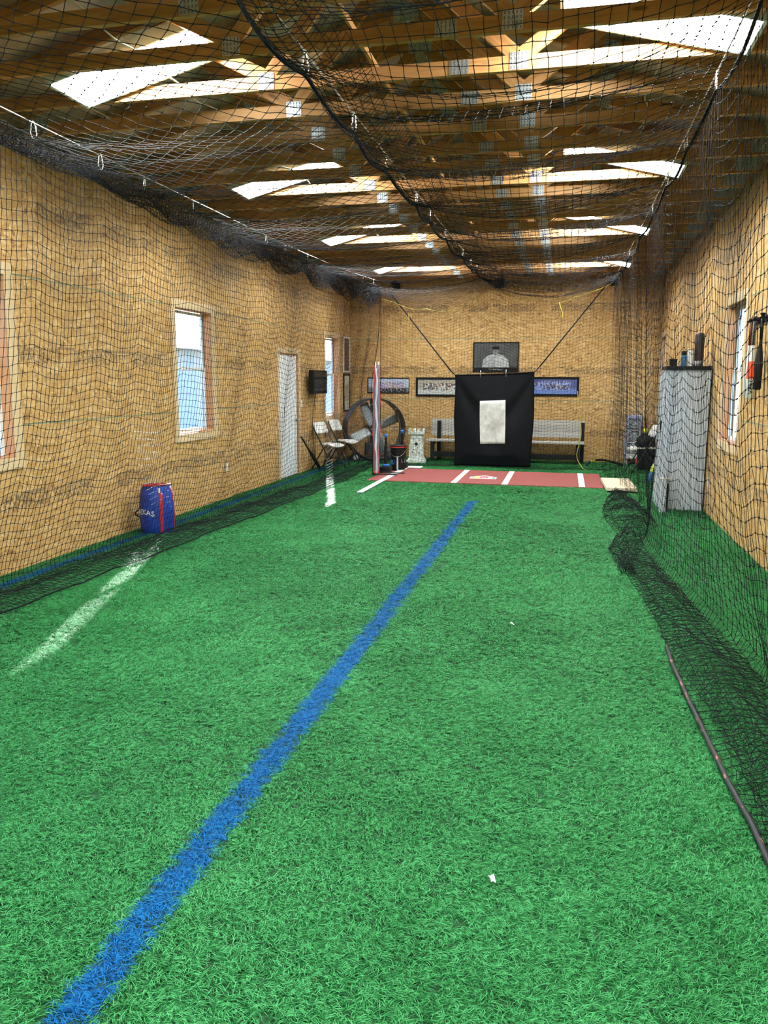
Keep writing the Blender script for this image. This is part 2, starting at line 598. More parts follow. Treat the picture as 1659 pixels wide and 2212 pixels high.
def osb_wall(name, kind, ulo, uhi, holes, first, rows=((0.0, 1.22), (1.22, 2.44), (2.44, 3.555))):
    """holes and u are given in world coordinates along the wall"""
    sgn = -1 if kind == 'R' else 1
    loc = lambda h, u0: (min(sgn * (h[0] - u0), sgn * (h[1] - u0)), max(sgn * (h[0] - u0), sgn * (h[1] - u0)), h[2], h[3])
    hh = [loc(h, 0.0) for h in holes]
    a, b = min(sgn * ulo, sgn * uhi), max(sgn * ulo, sgn * uhi)
    ztop = ZE + 0.06
    bm = slab(a - 0.13, b + 0.13, -0.02, ztop, hh, 0.125)
    wall = bm.obj(name, BACKING)
    wall.matrix_world = frame(kind, 0.0, 0.0, -0.013)
    inv = wall.matrix_world.inverted()
    struct(wall)
    for r, (v0, v1) in enumerate(rows):
        u = first[r]
        while u > a:
            u -= 2.44
        while u < b:
            x0, x1 = max(u, a), min(u + 2.44, b)
            if x1 - x0 > 0.02:
                lh = [(h[0] - x0, h[1] - x0, h[2] - v0, h[3] - v0) for h in hh]
                lh = [h for h in lh if h[1] > 0 and h[0] < x1 - x0 and h[3] > 0 and h[2] < v1 - v0]
                g = 0.002
                p = slab(g, x1 - x0 - g, g, v1 - v0 - g, lh, 0.0125)
                o = p.obj('osb_panel', OSB, wall)
                o.matrix_local = inv @ frame(kind, sgn * x0, v0)
            u += 2.44
    return wall


osb_wall('wall_left', 'L', YF, YB, WIN_L + [DOOR_L], (0.4, 1.72, 0.55))
osb_wall('wall_right', 'R', YF, YB, WIN_R, (0.3, 1.5, 0.2))
wb = osb_wall('wall_back', 'B', XL, XR, [], (XL - 1.2, XL, XL - 0.6), rows=((0.0, 1.22), (1.22, 2.44), (2.44, 3.66)))
# gable above the back wall
gv = [(XL, YB + 0.01, ZE), (XR, YB + 0.01, ZE), (XM, YB + 0.01, zroof(XM)), (XL, YB + 0.13, ZE), (XR, YB + 0.13, ZE), (XM, YB + 0.13, zroof(XM))]
struct(MB().add(gv, [(0, 1, 2), (5, 4, 3), (0, 3, 4, 1), (1, 4, 5, 2), (2, 5, 3, 0)]).obj('wall_gable', OSB))
# wall behind the camera, with an unseen doorway opening added to let in fill light
rear = slab(XL, XR, -0.02, ZE + 0.06, [(-2.5, -0.6, -0.5, 2.4)], 0.12).obj('wall_front', OSB)
rear.matrix_world = Matrix(((1, 0, 0, 0), (0, 0, 1, YF), (0, 1, 0, 0), (0, 0, 0, 1)))
struct(rear)
gv = [(XL, YF - 0.12, ZE), (XR, YF - 0.12, ZE), (XM, YF - 0.12, zroof(XM)), (XL, YF, ZE), (XR, YF, ZE), (XM, YF, zroof(XM))]
struct(MB().add(gv, [(0, 1, 2), (5, 4, 3), (0, 3, 4, 1), (1, 4, 5, 2), (2, 5, 3, 0)]).obj('trim_1', OSB))

# roof slab with foil-faced decking sheets below it
ov = 0.35
zl = ZE - PITCH * ov
rv = []
for y in (YF - 0.3, YB + 0.3):
    for dz in (0.016, 0.06):
        rv += [(XL - ov, y, zl + dz), (XM, y, zroof(XM) + dz), (XR + ov, y, zl + dz)]
rf = [(0, 1, 7, 6), (1, 2, 8, 7), (3, 9, 10, 4), (4, 10, 11, 5), (0, 3, 4, 1), (1, 4, 5, 2), (6, 7, 10, 9), (7, 8, 11, 10), (0, 6, 9, 3), (2, 5, 11, 8)]
roof = struct(MB().add(rv, rf).obj('ceiling', mat('roof_underlay', (0.05, 0.05, 0.05), 0.8)))
sl = math.hypot(1, PITCH)
for side in (-1, 1):
    rowx = 0.0
    slen = (XM - XL) * sl
    r = 0
    while rowx < slen - 0.01:
        x1 = min(rowx + 1.22, slen)
        y = YF - (1.22 if r % 2 else 0)
        while y < YB:
            ya, yb = max(y, YF), min(y + 2.44, YB)
            pm = MB().box(0.002, yb - ya - 0.002, 0.002, x1 - rowx - 0.002, 0, 0.012)
            o = pm.obj('deck_panel', FOIL, roof)
            ux = Vector((0, 1, 0))
            uy = Vector((1, 0, PITCH)).normalized() if side < 0 else Vector((-1, 0, PITCH)).normalized()
            uz = ux.cross(uy)
            if uz.z < 0:
                pm2 = [(-v.co.x, v.co.y, v.co.z) for v in o.data.vertices]
                for v, p in zip(o.data.vertices, pm2):
                    v.co = p
                o.data.flip_normals()
                ux = -ux
                uz = -uz
            base = Vector((XL, ya, ZE)) if side < 0 else Vector((XR, ya, ZE))
            base = base + uy * rowx
            o.matrix_local = Matrix(((ux.x, uy.x, uz.x, base.x), (ux.y, uy.y, uz.y, base.y), (ux.z, uy.z, uz.z, base.z), (0, 0, 0, 1)))
            y += 2.44
        rowx += 1.22
        r += 1


# ------------------------------------------------------------------ windows and door
def wbox(kind, u0, u1, v0, v1, w0, w1):
    if kind == 'L':
        return MB().box(XL + w0, XL + w1, u0, u1, v0, v1)
    return MB().box(XR - w1, XR - w0, u0, u1, v0, v1)


def long_box(name, kind, u0, u1, v0, v1, w0, w1, material, parent, bev=0.002):
    """board whose grain (local X) follows its longer side"""
    L = (u1 - u0) if (u1 - u0) > (v1 - v0) else (v1 - v0)
    S = (v1 - v0) if (u1 - u0) > (v1 - v0) else (u1 - u0)
    b = MB().box(-L / 2, L / 2, -S / 2, S / 2, w0, w1)
    o = b.obj(name, material, parent, bev=bev)
    F = frame(kind, (u0 + u1) / 2, (v0 + v1) / 2)
    if (v1 - v0) >= (u1 - u0):
        F = F @ Matrix.Rotation(math.pi / 2, 4, 'Z')
    o.matrix_local = F
    return o


def window(n, kind, h):
    u0, u1, v0, v1 = h
    t = bpy.data.objects.new('window_%d' % n, None)
    COL.objects.link(t)
    struct(t)
    cw = 0.095
    for a in ((u0 - cw, u0, v0 - cw, v1 + cw), (u1, min(u1 + cw, YB - 0.01), v0 - cw, v1 + cw)):
        if a[1] - a[0] > 0.02:
            long_box('casing', kind, *a, 0.0, 0.018, CASING, t)
    long_box('casing', kind, u0, u1, v1, v1 + cw, 0.0, 0.018, CASING, t)
    long_box('casing', kind, u0, u1, v0 - cw, v0, 0.0, 0.018, CASING, t)
    d = -0.085
    long_box('jamb', kind, u0, u0 + 0.012, v0, v1, d, 0.0, JAMB, t)
    long_box('jamb', kind, u1 - 0.012, u1, v0, v1, d, 0.0, JAMB, t)
    long_box('jamb', kind, u0 + 0.012, u1 - 0.012, v1 - 0.012, v1, d, 0.0, JAMB, t)
    long_box('sill', kind, u0 + 0.012, u1 - 0.012, v0, v0 + 0.014, d, 0.004, JAMB, t)
    vm = (v0 + v1) / 2 + 0.04
    iu0, iu1 = u0 + 0.012, u1 - 0.012
    for nm, a, b, w in (('upper_sash', vm - 0.02, v1 - 0.012, -0.125), ('lower_sash', v0 + 0.014, vm + 0.02, -0.105)):
        fr = 0.034
        m = MB()
        for q in ((iu0, iu0 + fr, a, b), (iu1 - fr, iu1, a, b), (iu0 + fr, iu1 - fr, a, a + fr), (iu0 + fr, iu1 - fr, b - fr, b)):
            m.v, m.f = m.v, m.f
            bb = wbox(kind, *q, w, w + 0.022)
            m.add(bb.v, bb.f)
        sash = m.obj(nm, WHITE, t)
        wbox(kind, iu0 + fr, iu1 - fr, a + fr, b - fr, w + 0.009, w + 0.013).obj('pane', GLASS, sash)
    return t


nwin = 1
for h in WIN_L:
    window(nwin, 'L', h); nwin += 1
for h in WIN_R:
    window(nwin, 'R', h); nwin += 1

d0, d1, dz0, dz1 = DOOR_L
door = bpy.data.objects.new('door_1', None)
COL.objects.link(door)
struct(door)
for a in ((d0 - 0.09, d0, 0.0, dz1 + 0.09), (d1, d1 + 0.09, 0.0, dz1 + 0.09), (d0, d1, dz1, dz1 + 0.09)):
    long_box('casing', 'L', *a, 0.0, 0.018, CASING, door)
for a in ((d0, d0 + 0.02, 0.0, dz1), (d1 - 0.02, d1, 0.0, dz1), (d0 + 0.02, d1 - 0.02, dz1 - 0.02, dz1)):
    long_box('jamb', 'L', *a, -0.12, 0.0, JAMB, door)
wbox('L', d0 + 0.022, d1 - 0.022, 0.012, dz1 - 0.022, -0.06, -0.02).obj('door_slab', WHITE, door, bev=0.002)
kx = XL - 0.02
MB().cyl((kx, d1 - 0.09, 0.92), (kx + 0.012, d1 - 0.09, 0.92), 0.03, n=14).obj('rosette', STEEL, door)
MB().lathe([(0.011, 0), (0.011, 0.03), (0.024, 0.04), (0.028, 0.052), (0.022, 0.066), (0.006, 0.07)], 14).obj('knob', STEEL, door, smooth=True).matrix_local = \
    Matrix.Translation((kx + 0.01, d1 - 0.09, 0.92)) @ Matrix.Rotation(math.pi / 2, 4, 'Y')

# outside
tag(MB().box(-60, XL - 0.32, -40, 60, -0.35, -0.25).obj('lawn', mat('dry_lawn', (0.30, 0.30, 0.20), 0.9, var=0.3, scale=0.8)),
    'pale lawn outside the left windows', 'lawn', kind='stuff')
sh = thing('neighbour_house', 'pale blue sided house seen through the left windows', 'house', (-11.0, 17.0, -0.25))
SID = mat('pale_siding', (0.62, 0.74, 0.86), 0.7, var=0.06)
MB().box(-2.5, 2.5, -14, 12, 0, 2.6).obj('wall', SID, sh)
MB().add([(-3, -14.4, 2.5), (3, -14.4, 2.5), (0, -14.4, 3.9), (-3, 12.4, 2.5), (3, 12.4, 2.5), (0, 12.4, 3.9)],
         [(0, 1, 2), (5, 4, 3), (0, 3, 4, 1), (1, 4, 5, 2), (2, 5, 3, 0)]).obj('roof', mat('pale_roof', (0.55, 0.56, 0.58), 0.7), sh)

# ------------------------------------------------------------------ roof trusses
TY = [2.57, 3.15, 3.73, 4.32, 4.88, 5.46, 6.03, 6.64, 7.25, 7.80, 8.41, 8.99, 9.58, 10.18, 10.84, 11.48, 12.11, 12.72, 13.33, 13.94, 14.55, 15.15, 15.75]
T0, TS = 5.46, 0.60
TK = list(range(len(TY)))
mem_cache = {}


def member(p0, p1, parent, name, dep=0.089, th=0.038, lname=None):
    p0, p1 = Vector(p0), Vector(p1)
    L = (p1 - p0).length
    key = (round(L, 4), dep, th, name)
    if key not in mem_cache:
        mem_cache[key] = MB().box(-L / 2, L / 2, -th / 2, th / 2, -dep / 2, dep / 2).mesh(name, PINE)
    d = (p1 - p0).normalized()
    ang = math.atan2(d.z, d.x)
    o = put(name, mem_cache[key], parent)
    o.location = (p0 + p1) / 2
    o.rotation_euler = (0, -ang, 0)
    return o


plate_me = {}
SLOT = mat('punched_slot', (0.22, 0.24, 0.26), 0.5, 0.4)


def nail_plate(x, z, parent, w=0.115, h=0.105, ang=0.0):
    key = (w, h)
    if key not in plate_me:
        b = MB().box(-w / 2, w / 2, -0.0015, 0.0015, -h / 2, h / 2)
        # rows of punched teeth slots, standing slightly proud
        nx, nz = 5, 4
        for i in range(nx):
            for j in range(nz):
                cx = -w / 2 + w * (i + 0.5) / nx
                cz = -h / 2 + h * (j + 0.5) / nz
                b.box(cx - 0.004, cx + 0.004, -0.0032, -0.0014, cz - 0.008, cz + 0.008)
        pm_ = b.mesh('nail_plate', GALV)
        pm_.materials.append(SLOT)
        for pi_ in range(6, len(pm_.polygons)):
            pm_.polygons[pi_].material_index = 1
        plate_me[key] = pm_
    o = put('nail_plate', plate_me[key], parent)
    o.location = (x, -0.021, z)
    o.rotation_euler = (0, ang, 0)
    return o


XJL, XJR, XSP = -2.08, -0.38, -0.76
for k in TK:
    y = TY[k]
    n_from_back = TK[-1] - k + 1
    t = thing('roof_truss', 'bare pine roof truss with nail plates, %s from the back wall' % ORD[n_from_back], 'truss', (0, y, 0), group='roof trusses')
    zb = ZW + 0.0445
    member((XL + 0.01, 0, zb), (XSP, 0, zb), t, 'bottom_chord')
    member((XSP, 0, zb), (XR - 0.01, 0, zb), t, 'bottom_chord')
    oc = 0.0445 * sl + 0.002
    zc = lambda x: zroof(x) - oc
    member((XL + 0.02, 0, zc(XL + 0.02)), (XM, 0, zc(XM)), t, 'top_chord')
    member((XM, 0, zc(XM)), (XR - 0.02, 0, zc(XR - 0.02)), t, 'top_chord')
    xl2, xr2 = -2.92, 0.22
    member((XJL - 0.02, 0, zb + 0.05), (xl2, 0, zc(xl2) - 0.05), t, 'web')
    member((XJL + 0.02, 0, zb + 0.05), (XM - 0.06, 0, zc(XM) - 0.07), t, 'web')
    member((XJR + 0.02, 0, zb + 0.05), (xr2, 0, zc(xr2) - 0.05), t, 'web')
    member((XJR - 0.02, 0, zb + 0.05), (XM + 0.06, 0, zc(XM) - 0.07), t, 'web')
    nail_plate(XJL, zb + 0.012, t)
    nail_plate(XJR, zb + 0.012, t)
    nail_plate(XSP, zb, t, 0.125, 0.085)
    nail_plate(XM, zc(XM) - 0.02, t, 0.2, 0.15)
    nail_plate(xl2, zc(xl2) - 0.02, t, 0.115, 0.105, -math.atan(PITCH))
    nail_plate(xr2, zc(xr2) - 0.02, t, 0.115, 0.105, math.atan(PITCH))
    nail_plate(XL + 0.16, zb + 0.03, t, 0.2, 0.105)
    nail_plate(XR - 0.16, zb + 0.03, t, 0.2, 0.105)

ya, yb = TY[0] - 0.1, TY[-1] + 0.1
L = yb - ya
lath = MB().box(-L / 2, L / 2, -0.011, 0.011, 0, 0.038).obj('lateral_brace', PINE)
lath.location = (XM + 0.03, (ya + yb) / 2, ZW + 0.0905)
lath.rotation_euler = (0, 0, math.pi / 2)
tag(lath, 'thin pine lath running along the top of the truss chords at mid span', 'brace')
ROMEX = mat('white_cable', (0.66, 0.62, 0.52), 0.5, var=0.05)
for x0, lab in ((-3.63, 'white electrical cable draped over the truss chords nearest the left wall'),
                (-2.72, 'white electrical cable draped over the truss chords inside the left skylights'),
                (0.49, 'white electrical cable draped over the truss chords on the right')):
    pts = []
    for k in TK:
        y = TY[k]
        pts.append((x0 + random.uniform(-.02, .02), y, ZW + 0.097))
        pts.append((x0 + random.uniform(-.03, .03), y + 0.3, ZW + 0.075 + random.uniform(-.02, .015)))
    tag(MB().tube(catmull(pts, 4), 0.0055, 5).obj('electrical_cable', ROMEX, smooth=True), lab, 'cable')

# ------------------------------------------------------------------ sloping luminous roof panels
PFR = mat('panel_frame', (0.62, 0.72, 0.78), 0.4, 0.3, var=0.1)
rowname = {-2: 'added out of view behind the viewpoint, second row', -1: 'added out of view near the viewpoint', 0: 'nearest row', 1: 'second row from the front', 2: 'third row from the front', 3: 'farthest row by the back wall'}
for r in range(-2, 4):  # rows before the nearest one are out of view, added to light the room
    yc = {-2: -0.9, -1: 2.12, 0: 5.17, 1: 8.105, 2: 11.16, 3: 14.245}[r]
    for side, (xa, za, xb, zb2) in (('left', (-3.41, 3.540, -2.38, 3.797)), ('right', (0.96, 3.545, -0.10, 3.806))):
        t = thing('roof_light', 'bright white sloping roof light on the %s, %s' % (side, rowname[r]), 'roof light',
                  ((xa + xb) / 2, yc, (za + zb2) / 2), group='roof lights')
        Ls = math.hypot(xb - xa, zb2 - za)
        ang = math.atan2(zb2 - za, abs(xb - xa))
        rot = Matrix.Rotation(-ang if side == 'left' else ang, 4, 'Y')
        hw = 0.222
        f = MB()
        for q in ((-Ls / 2, Ls / 2, -hw - 0.016, -hw), (-Ls / 2, Ls / 2, hw, hw + 0.016), (-Ls / 2 - 0.02, -Ls / 2, -hw - 0.016, hw + 0.016), (Ls / 2, Ls / 2 + 0.02, -hw - 0.016, hw + 0.016)):
            f.box(*q, -0.034, 0.05)
        f.obj('frame', PFR, t).matrix_local = rot
        MB().box(-Ls / 2, Ls / 2, -hw, hw, -0.008, 0.0).obj('diffuser', PANEL, t).matrix_local = rot
        MB().box(-Ls / 2, Ls / 2, -hw, hw, 0.03, 0.045).obj('cover', PFR, t).matrix_local = rot

# ------------------------------------------------------------------ turf
def clump_mesh_data(nvar=6, blades=12):
    V, F, shade, var = [], [], [], []
    for c in range(nvar):
        for b in range(blades):
            bx, by = rng.normal(0, 0.010, 2)
            az = rng.normal(0, 0.55)
            ln = rng.uniform(0.022, 0.042)
            lean = rng.uniform(0.75, 1.35)
            w = rng.uniform(0.0007, 0.0012)
            ca, sa = math.cos(az), math.sin(az)
            s = rng.uniform(0, 1)
            base = len(V)
            h, d = 0.0, 0.0
            ang = math.pi / 2 - 0.25
            step = ln / 3
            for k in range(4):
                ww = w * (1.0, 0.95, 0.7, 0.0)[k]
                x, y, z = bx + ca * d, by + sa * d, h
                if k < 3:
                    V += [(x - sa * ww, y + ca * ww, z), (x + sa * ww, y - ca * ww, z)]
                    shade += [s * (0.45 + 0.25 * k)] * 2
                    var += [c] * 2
                else:
                    V.append((x, y, max(z, 0.004)))
                    shade.append(s)
                    var.append(c)
                ang -= lean * 0.62
                h += math.sin(ang) * step
                d += math.cos(ang) * step
            F += [(base, base + 1, base + 3, base + 2), (base + 2, base + 3, base + 5, base + 4), (base + 4, base + 5, base + 6)]
    return V, F, shade, var


CV, CF, CS, CVAR = clump_mesh_data()


def turf_points(select, dens_scale=1.0):
    P, SCL = [], []
    for y0, y1, den, sc in ((0.6, 2.6, 5200, 1.0), (2.6, 4.2, 4000, 1.05), (4.2, 6.5, 2600, 1.2), (6.5, 10.0, 1500, 1.45), (10.0, 16.18, 900, 1.75)):
        n = int((XR - XL) * (y1 - y0) * den * dens_scale)
        p = np.stack([rng.uniform(XL + 0.01, XR - 0.01, n), rng.uniform(y0, y1, n)], 1)
        k = select(p)
        P.append(p[k])
        SCL.append(np.full(k.sum(), sc))
    P = np.concatenate(P)
    SCL = np.concatenate(SCL) * rng.uniform(0.8, 1.2, len(P))
    return P, SCL


def build_turf(name, select, material, label, cat):
    P, SCL = turf_points(select)
    n0, n1 = len(CV), len(P)
    me = bpy.data.meshes.new(name)
    allv = CV + [(x, y, 0.0) for x, y in P]
    me.from_pydata(allv, [], CF)
    me.materials.append(material)
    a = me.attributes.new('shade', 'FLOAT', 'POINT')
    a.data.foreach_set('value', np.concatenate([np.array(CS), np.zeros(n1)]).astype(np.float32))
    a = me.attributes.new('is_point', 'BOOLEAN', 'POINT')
    a.data.foreach_set('value', np.concatenate([np.zeros(n0, bool), np.ones(n1, bool)]))
    a = me.attributes.new('variant', 'INT', 'POINT')
    a.data.foreach_set('value', np.concatenate([np.array(CVAR), rng.integers(0, 6, n1)]).astype(np.int32))
    x, y = P[:, 0], P[:, 1]
    az = 0.3 + 0.8 * np.sin(1.7 * x + 0.9 * np.sin(1.3 * y)) + 0.7 * np.sin(2.1 * y + 1.1 * x + 0.6) + rng.normal(0, 0.75, n1)
    rot = np.zeros((n0 + n1, 3), np.float32)
    rot[n0:, 2] = az
    rot[n0:, 0] = rng.normal(0, 0.08, n1)
    rot[n0:, 1] = rng.normal(0, 0.08, n1)
    a = me.attributes.new('turn', 'FLOAT_VECTOR', 'POINT')
    a.data.foreach_set('vector', rot.ravel())
    a = me.attributes.new('size', 'FLOAT', 'POINT')
    a.data.foreach_set('value', np.concatenate([np.ones(n0), SCL]).astype(np.float32))
    me.update()
    o = put(name, me)
    ng = bpy.data.node_groups.new(name + '_tufts', 'GeometryNodeTree')
    ng.interface.new_socket('Geometry', in_out='INPUT', socket_type='NodeSocketGeometry')
    ng.interface.new_socket('Geometry', in_out='OUTPUT', socket_type='NodeSocketGeometry')
    N = ng.nodes.new
    gi, go = N('NodeGroupInput'), N('NodeGroupOutput')

    def attr(nm, ty):
        q = N('GeometryNodeInputNamedAttribute')
        q.data_type = ty
        q.inputs['Name'].default_value = nm
        return q.outputs['Attribute']
    sep = N('GeometryNodeSeparateGeometry')
    sep.domain = 'POINT'
    ng.links.new(gi.outputs[0], sep.inputs['Geometry'])
    ng.links.new(attr('is_point', 'BOOLEAN'), sep.inputs['Selection'])
    m2p = N('GeometryNodeMeshToPoints')
    ng.links.new(sep.outputs['Selection'], m2p.inputs['Mesh'])
    spl = N('GeometryNodeSplitToInstances')
    spl.domain = 'POINT'
    ng.links.new(sep.outputs['Inverted'], spl.inputs['Geometry'])
    ng.links.new(attr('variant', 'INT'), spl.inputs['Group ID'])
    iop = N('GeometryNodeInstanceOnPoints')
    ng.links.new(m2p.outputs[0], iop.inputs['Points'])
    ng.links.new(spl.outputs['Instances'], iop.inputs['Instance'])
    iop.inputs['Pick Instance'].default_value = True
    ng.links.new(attr('variant', 'INT'), iop.inputs['Instance Index'])
    e2r = N('FunctionNodeEulerToRotation')
    ng.links.new(attr('turn', 'FLOAT_VECTOR'), e2r.inputs[0])
    ng.links.new(e2r.outputs[0], iop.inputs['Rotation'])
    ng.links.new(attr('size', 'FLOAT'), iop.inputs['Scale'])
    ng.links.new(iop.outputs[0], go.inputs[0])
    md = o.modifiers.new('tufts', 'NODES')
    md.node_group = ng
    tag(o, label, cat, kind='stuff')
    return o


LINE_C, LINE_L = -1.165, -4.215


def on_center(p):
    return (np.abs(p[:, 0] - LINE_C) < 0.058) & (p[:, 1] < 10.36)


def on_left(p):
    return np.abs(p[:, 0] - LINE_L) < 0.05


MATX = (-3.06, 0.61, 12.15, 13.98)


def off_mat(p):
    return ~((p[:, 0] > MATX[0] - 0.01) & (p[:, 0] < MATX[1] + 0.01) & (p[:, 1] > MATX[2]) & (p[:, 1] < MATX[3]))


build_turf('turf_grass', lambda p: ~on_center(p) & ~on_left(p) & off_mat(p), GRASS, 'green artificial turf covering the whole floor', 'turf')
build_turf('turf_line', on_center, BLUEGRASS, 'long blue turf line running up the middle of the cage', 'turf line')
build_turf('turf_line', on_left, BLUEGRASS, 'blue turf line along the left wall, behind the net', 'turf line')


# ------------------------------------------------------------------ nets
def net_mesh(name, P, E, r, knots=None, kr=0.0058):
    P = np.asarray(P, float)
    E = np.asarray(E, int)
    a, b = P[E[:, 0]], P[E[:, 1]]
    d = b - a
    d /= np.maximum(np.linalg.norm(d, axis=1, keepdims=True), 1e-9)
    ref = np.array([0.33, 0.21, 0.92])
    n1 = np.cross(d, ref)
    nn = np.linalg.norm(n1, axis=1, keepdims=True)
    alt = np.cross(d, np.array([1.0, 0, 0]))
    n1 = np.where(nn > 0.2, n1, alt)
    n1 /= np.linalg.norm(n1, axis=1, keepdims=True)
    n2 = np.cross(d, n1)
    M = len(E)
    off = [n1 * math.cos(t) * r + n2 * math.sin(t) * r for t in (0, 2 * math.pi / 3, 4 * math.pi / 3)]
    V = np.empty((M, 6, 3))
    for k in range(3):
        V[:, k] = a + off[k]
        V[:, 3 + k] = b + off[k]
    base = (np.arange(M) * 6)[:, None]
    quads = np.concatenate([base + np.array([[k, (k + 1) % 3, 3 + (k + 1) % 3, 3 + k]]) for k in range(3)], 0)
    verts = V.reshape(-1, 3)
    nq = len(quads)
    loops = quads.ravel()
    starts = np.arange(nq) * 4
    tot = np.full(nq, 4)
    if knots is not None and len(knots):
        K = P[knots]
        o6 = np.array([[1, 0, 0], [-1, 0, 0], [0, 1, 0], [0, -1, 0], [0, 0, 1], [0, 0, -1]]) * kr
        KV = (K[:, None, :] + o6[None]).reshape(-1, 3)
        kb = (np.arange(len(K)) * 6)[:, None, None] + len(verts)
        tri = np.array([[0, 2, 4], [2, 1, 4], [1, 3, 4], [3, 0, 4], [2, 0, 5], [1, 2, 5], [3, 1, 5], [0, 3, 5]])
        KT = (kb + tri[None]).reshape(-1, 3)
        verts = np.concatenate([verts, KV])
        starts = np.concatenate([starts, len(loops) + np.arange(len(KT)) * 3])
        loops = np.concatenate([loops, KT.ravel()])
        tot = np.concatenate([tot, np.full(len(KT), 3)])
    me = bpy.data.meshes.new(name)
    me.vertices.add(len(verts))
    me.vertices.foreach_set('co', verts.astype(np.float32).ravel())
    me.loops.add(len(loops))
    me.loops.foreach_set('vertex_index', loops.astype(np.int32))
    me.polygons.add(len(starts))
    me.polygons.foreach_set('loop_start', starts.astype(np.int32))
    me.materials.append(NETM)
    me.update(calc_edges=True)
    return me


def grid_net(nu, nv):
    i = np.arange(nu * nv).reshape(nu, nv)
    return np.concatenate([np.stack([i[:-1].ravel(), i[1:].ravel()], 1), np.stack([i[:, :-1].ravel(), i[:, 1:].ravel()], 1)])


def resample(path, step):
    """path: (..., k, 3) polyline control points along axis -2 -> equal arc length per column"""
    path = np.asarray(path, float)
    seg = np.linalg.norm(np.diff(path, axis=-2), axis=-1)
    cum = np.concatenate([np.zeros(seg.shape[:-1] + (1,)), np.cumsum(seg, -1)], -1)
    L = cum[..., -1].mean()
    n = max(2, int(round(L / step)) + 1)
    out = np.empty(path.shape[:-2] + (n, 3))
    for i in range(path.shape[0]):
        tt = np.linspace(0, cum[i, -1], n)
        for c in range(3):
            out[i, :, c] = np.interp(tt, cum[i], path[i, :, c])
    return out


def bez(P, n=40):
    """smooth polyline through control points (Catmull-Rom), vectorised per column"""
    P = np.asarray(P, float)            # (ncol, k, 3)
    k = P.shape[1]
    Q = np.concatenate([2 * P[:, :1] - P[:, 1:2], P, 2 * P[:, -1:] - P[:, -2:-1]], 1)
    out = []
    for s in range(1, k):
        a, b, c, d = Q[:, s - 1], Q[:, s], Q[:, s + 1], Q[:, s + 2]
        for t in np.linspace(0, 1, n // (k - 1) + 2, endpoint=False):
            out.append(0.5 * (2 * b + (c - a) * t + (2 * a - 5 * b + 4 * c - d) * t * t + (3 * b - a - 3 * c + d) * t ** 3))
    out.append(P[:, -1])
    return np.stack(out, 1)


YN = 15.0                       # plane of the back net
XC = {'left': -3.5, 'centre': -1.4, 'right': 0.78}
ZC = {'left': 3.26, 'centre': 3.28, 'right': 3.38}


def zcable(which, y):
    y = np.asarray(y, float)
    up = 3.50 - ZC[which]
    return ZC[which] + up * np.clip((y - 8.5) / 7.6, 0, 1) ** 2 + 0.03 * np.clip((5 - y) / 4, 0, 2)


def wob(y, s, seed):
    ph = np.random.default_rng(seed).uniform(0, 6.28, 4)
    return s * (0.5 * np.sin(2 * np.pi * y / 1.9 + ph[0]) + 0.35 * np.sin(2 * np.pi * y / 0.83 + ph[1]) + 0.25 * np.sin(2 * np.pi * y / 3.4 + ph[2]))


hooks = {'left': [4.02, 4.88, 5.66, 6.30, 7.19, 9.07, 9.72, 10.60, 12.47, 13.6, 14.4],
         'centre': [3.3, 4.24, 5.22, 6.16, 7.41, 8.17, 9.17, 10.73, 11.6, 12.39, 13.3],
         'right': [4.1, 5.26, 6.47, 7.59, 8.8, 10.05, 11.85, 13.4]}


def hook_dip(which, y, amount):
    """how far the net edge sags below its hooks at each y"""
    h = np.array(hooks[which])
    y = np.asarray(y, float)
    j = np.clip(np.searchsorted(h, y), 1, len(h) - 1)
    a, b = h[j - 1], h[j]
    t = np.clip((y - a) / (b - a), 0, 1)
    return amount * np.minimum(1.0, (b - a) / 0.9) * 4 * t * (1 - t)


def jitter(P, s=0.0025):
    return P + rng.normal(0, s, P.shape)


NT = 0.0021
# --- left side net
ys = np.arange(3.2, YN, 0.050)
n = len(ys)
ztop = zcable('left', ys) - 0.12 - hook_dip('left', ys, 0.05)
xw = wob(ys, 0.05, 3)
crease = np.interp(ys, [3, 5, 7.5, 10.3, 12, 15], [-4.10, -4.05, -3.97, -3.88, -3.74, -3.62]) + wob(ys, 0.03, 4)
edge = np.interp(ys, [3, 4.4, 6.3, 7.9, 11.7, 13, 15], [-3.72, -3.66, -3.58, -3.5, -3.36, -3.42, -3.42]) + wob(ys, 0.035, 5)
cols = np.stack([np.stack([np.full(n, XC['left']), ys, ztop], 1),
                 np.stack([XC['left'] - 0.05 + xw * 0.6, ys, np.full(n, 2.4)], 1),
                 np.stack([XC['left'] - 0.2 + xw, ys, np.full(n, 1.3)], 1),
                 np.stack([crease + 0.10 + xw * 0.6, ys, np.full(n, 0.45)], 1),
                 np.stack([crease, ys, np.full(n, 0.06)], 1),
                 np.stack([(crease + edge) / 2, ys, 0.045 + 0.02 * np.abs(np.sin(ys * 5))], 1),
                 np.stack([edge, ys, np.full(n, 0.035)], 1)], 1)
P = resample(bez(cols, 60), 0.062)
nu, nv = P.shape[:2]
P[:, :, 2] -= hook_dip('left', ys, 0.03)[:, None] * np.linspace(0.2, 1, nv)[None] * np.clip((P[:, :, 2] - 0.1) / 0.6, 0, 1)
P = jitter(P)
t = thing('batting_cage_net', 'black square-mesh net hanging along the left side of the cage', 'net')
kn = np.arange(nu * nv).reshape(nu, nv)[: int(nu * 0.75)].ravel()
put('netting', net_mesh('netting', P.reshape(-1, 3), grid_net(nu, nv), NT, kn), t)
MB().tube([tuple(p) for p in P[:, -1]][::3], 0.006, 5).obj('edge_rope', ROPE, t, smooth=True)
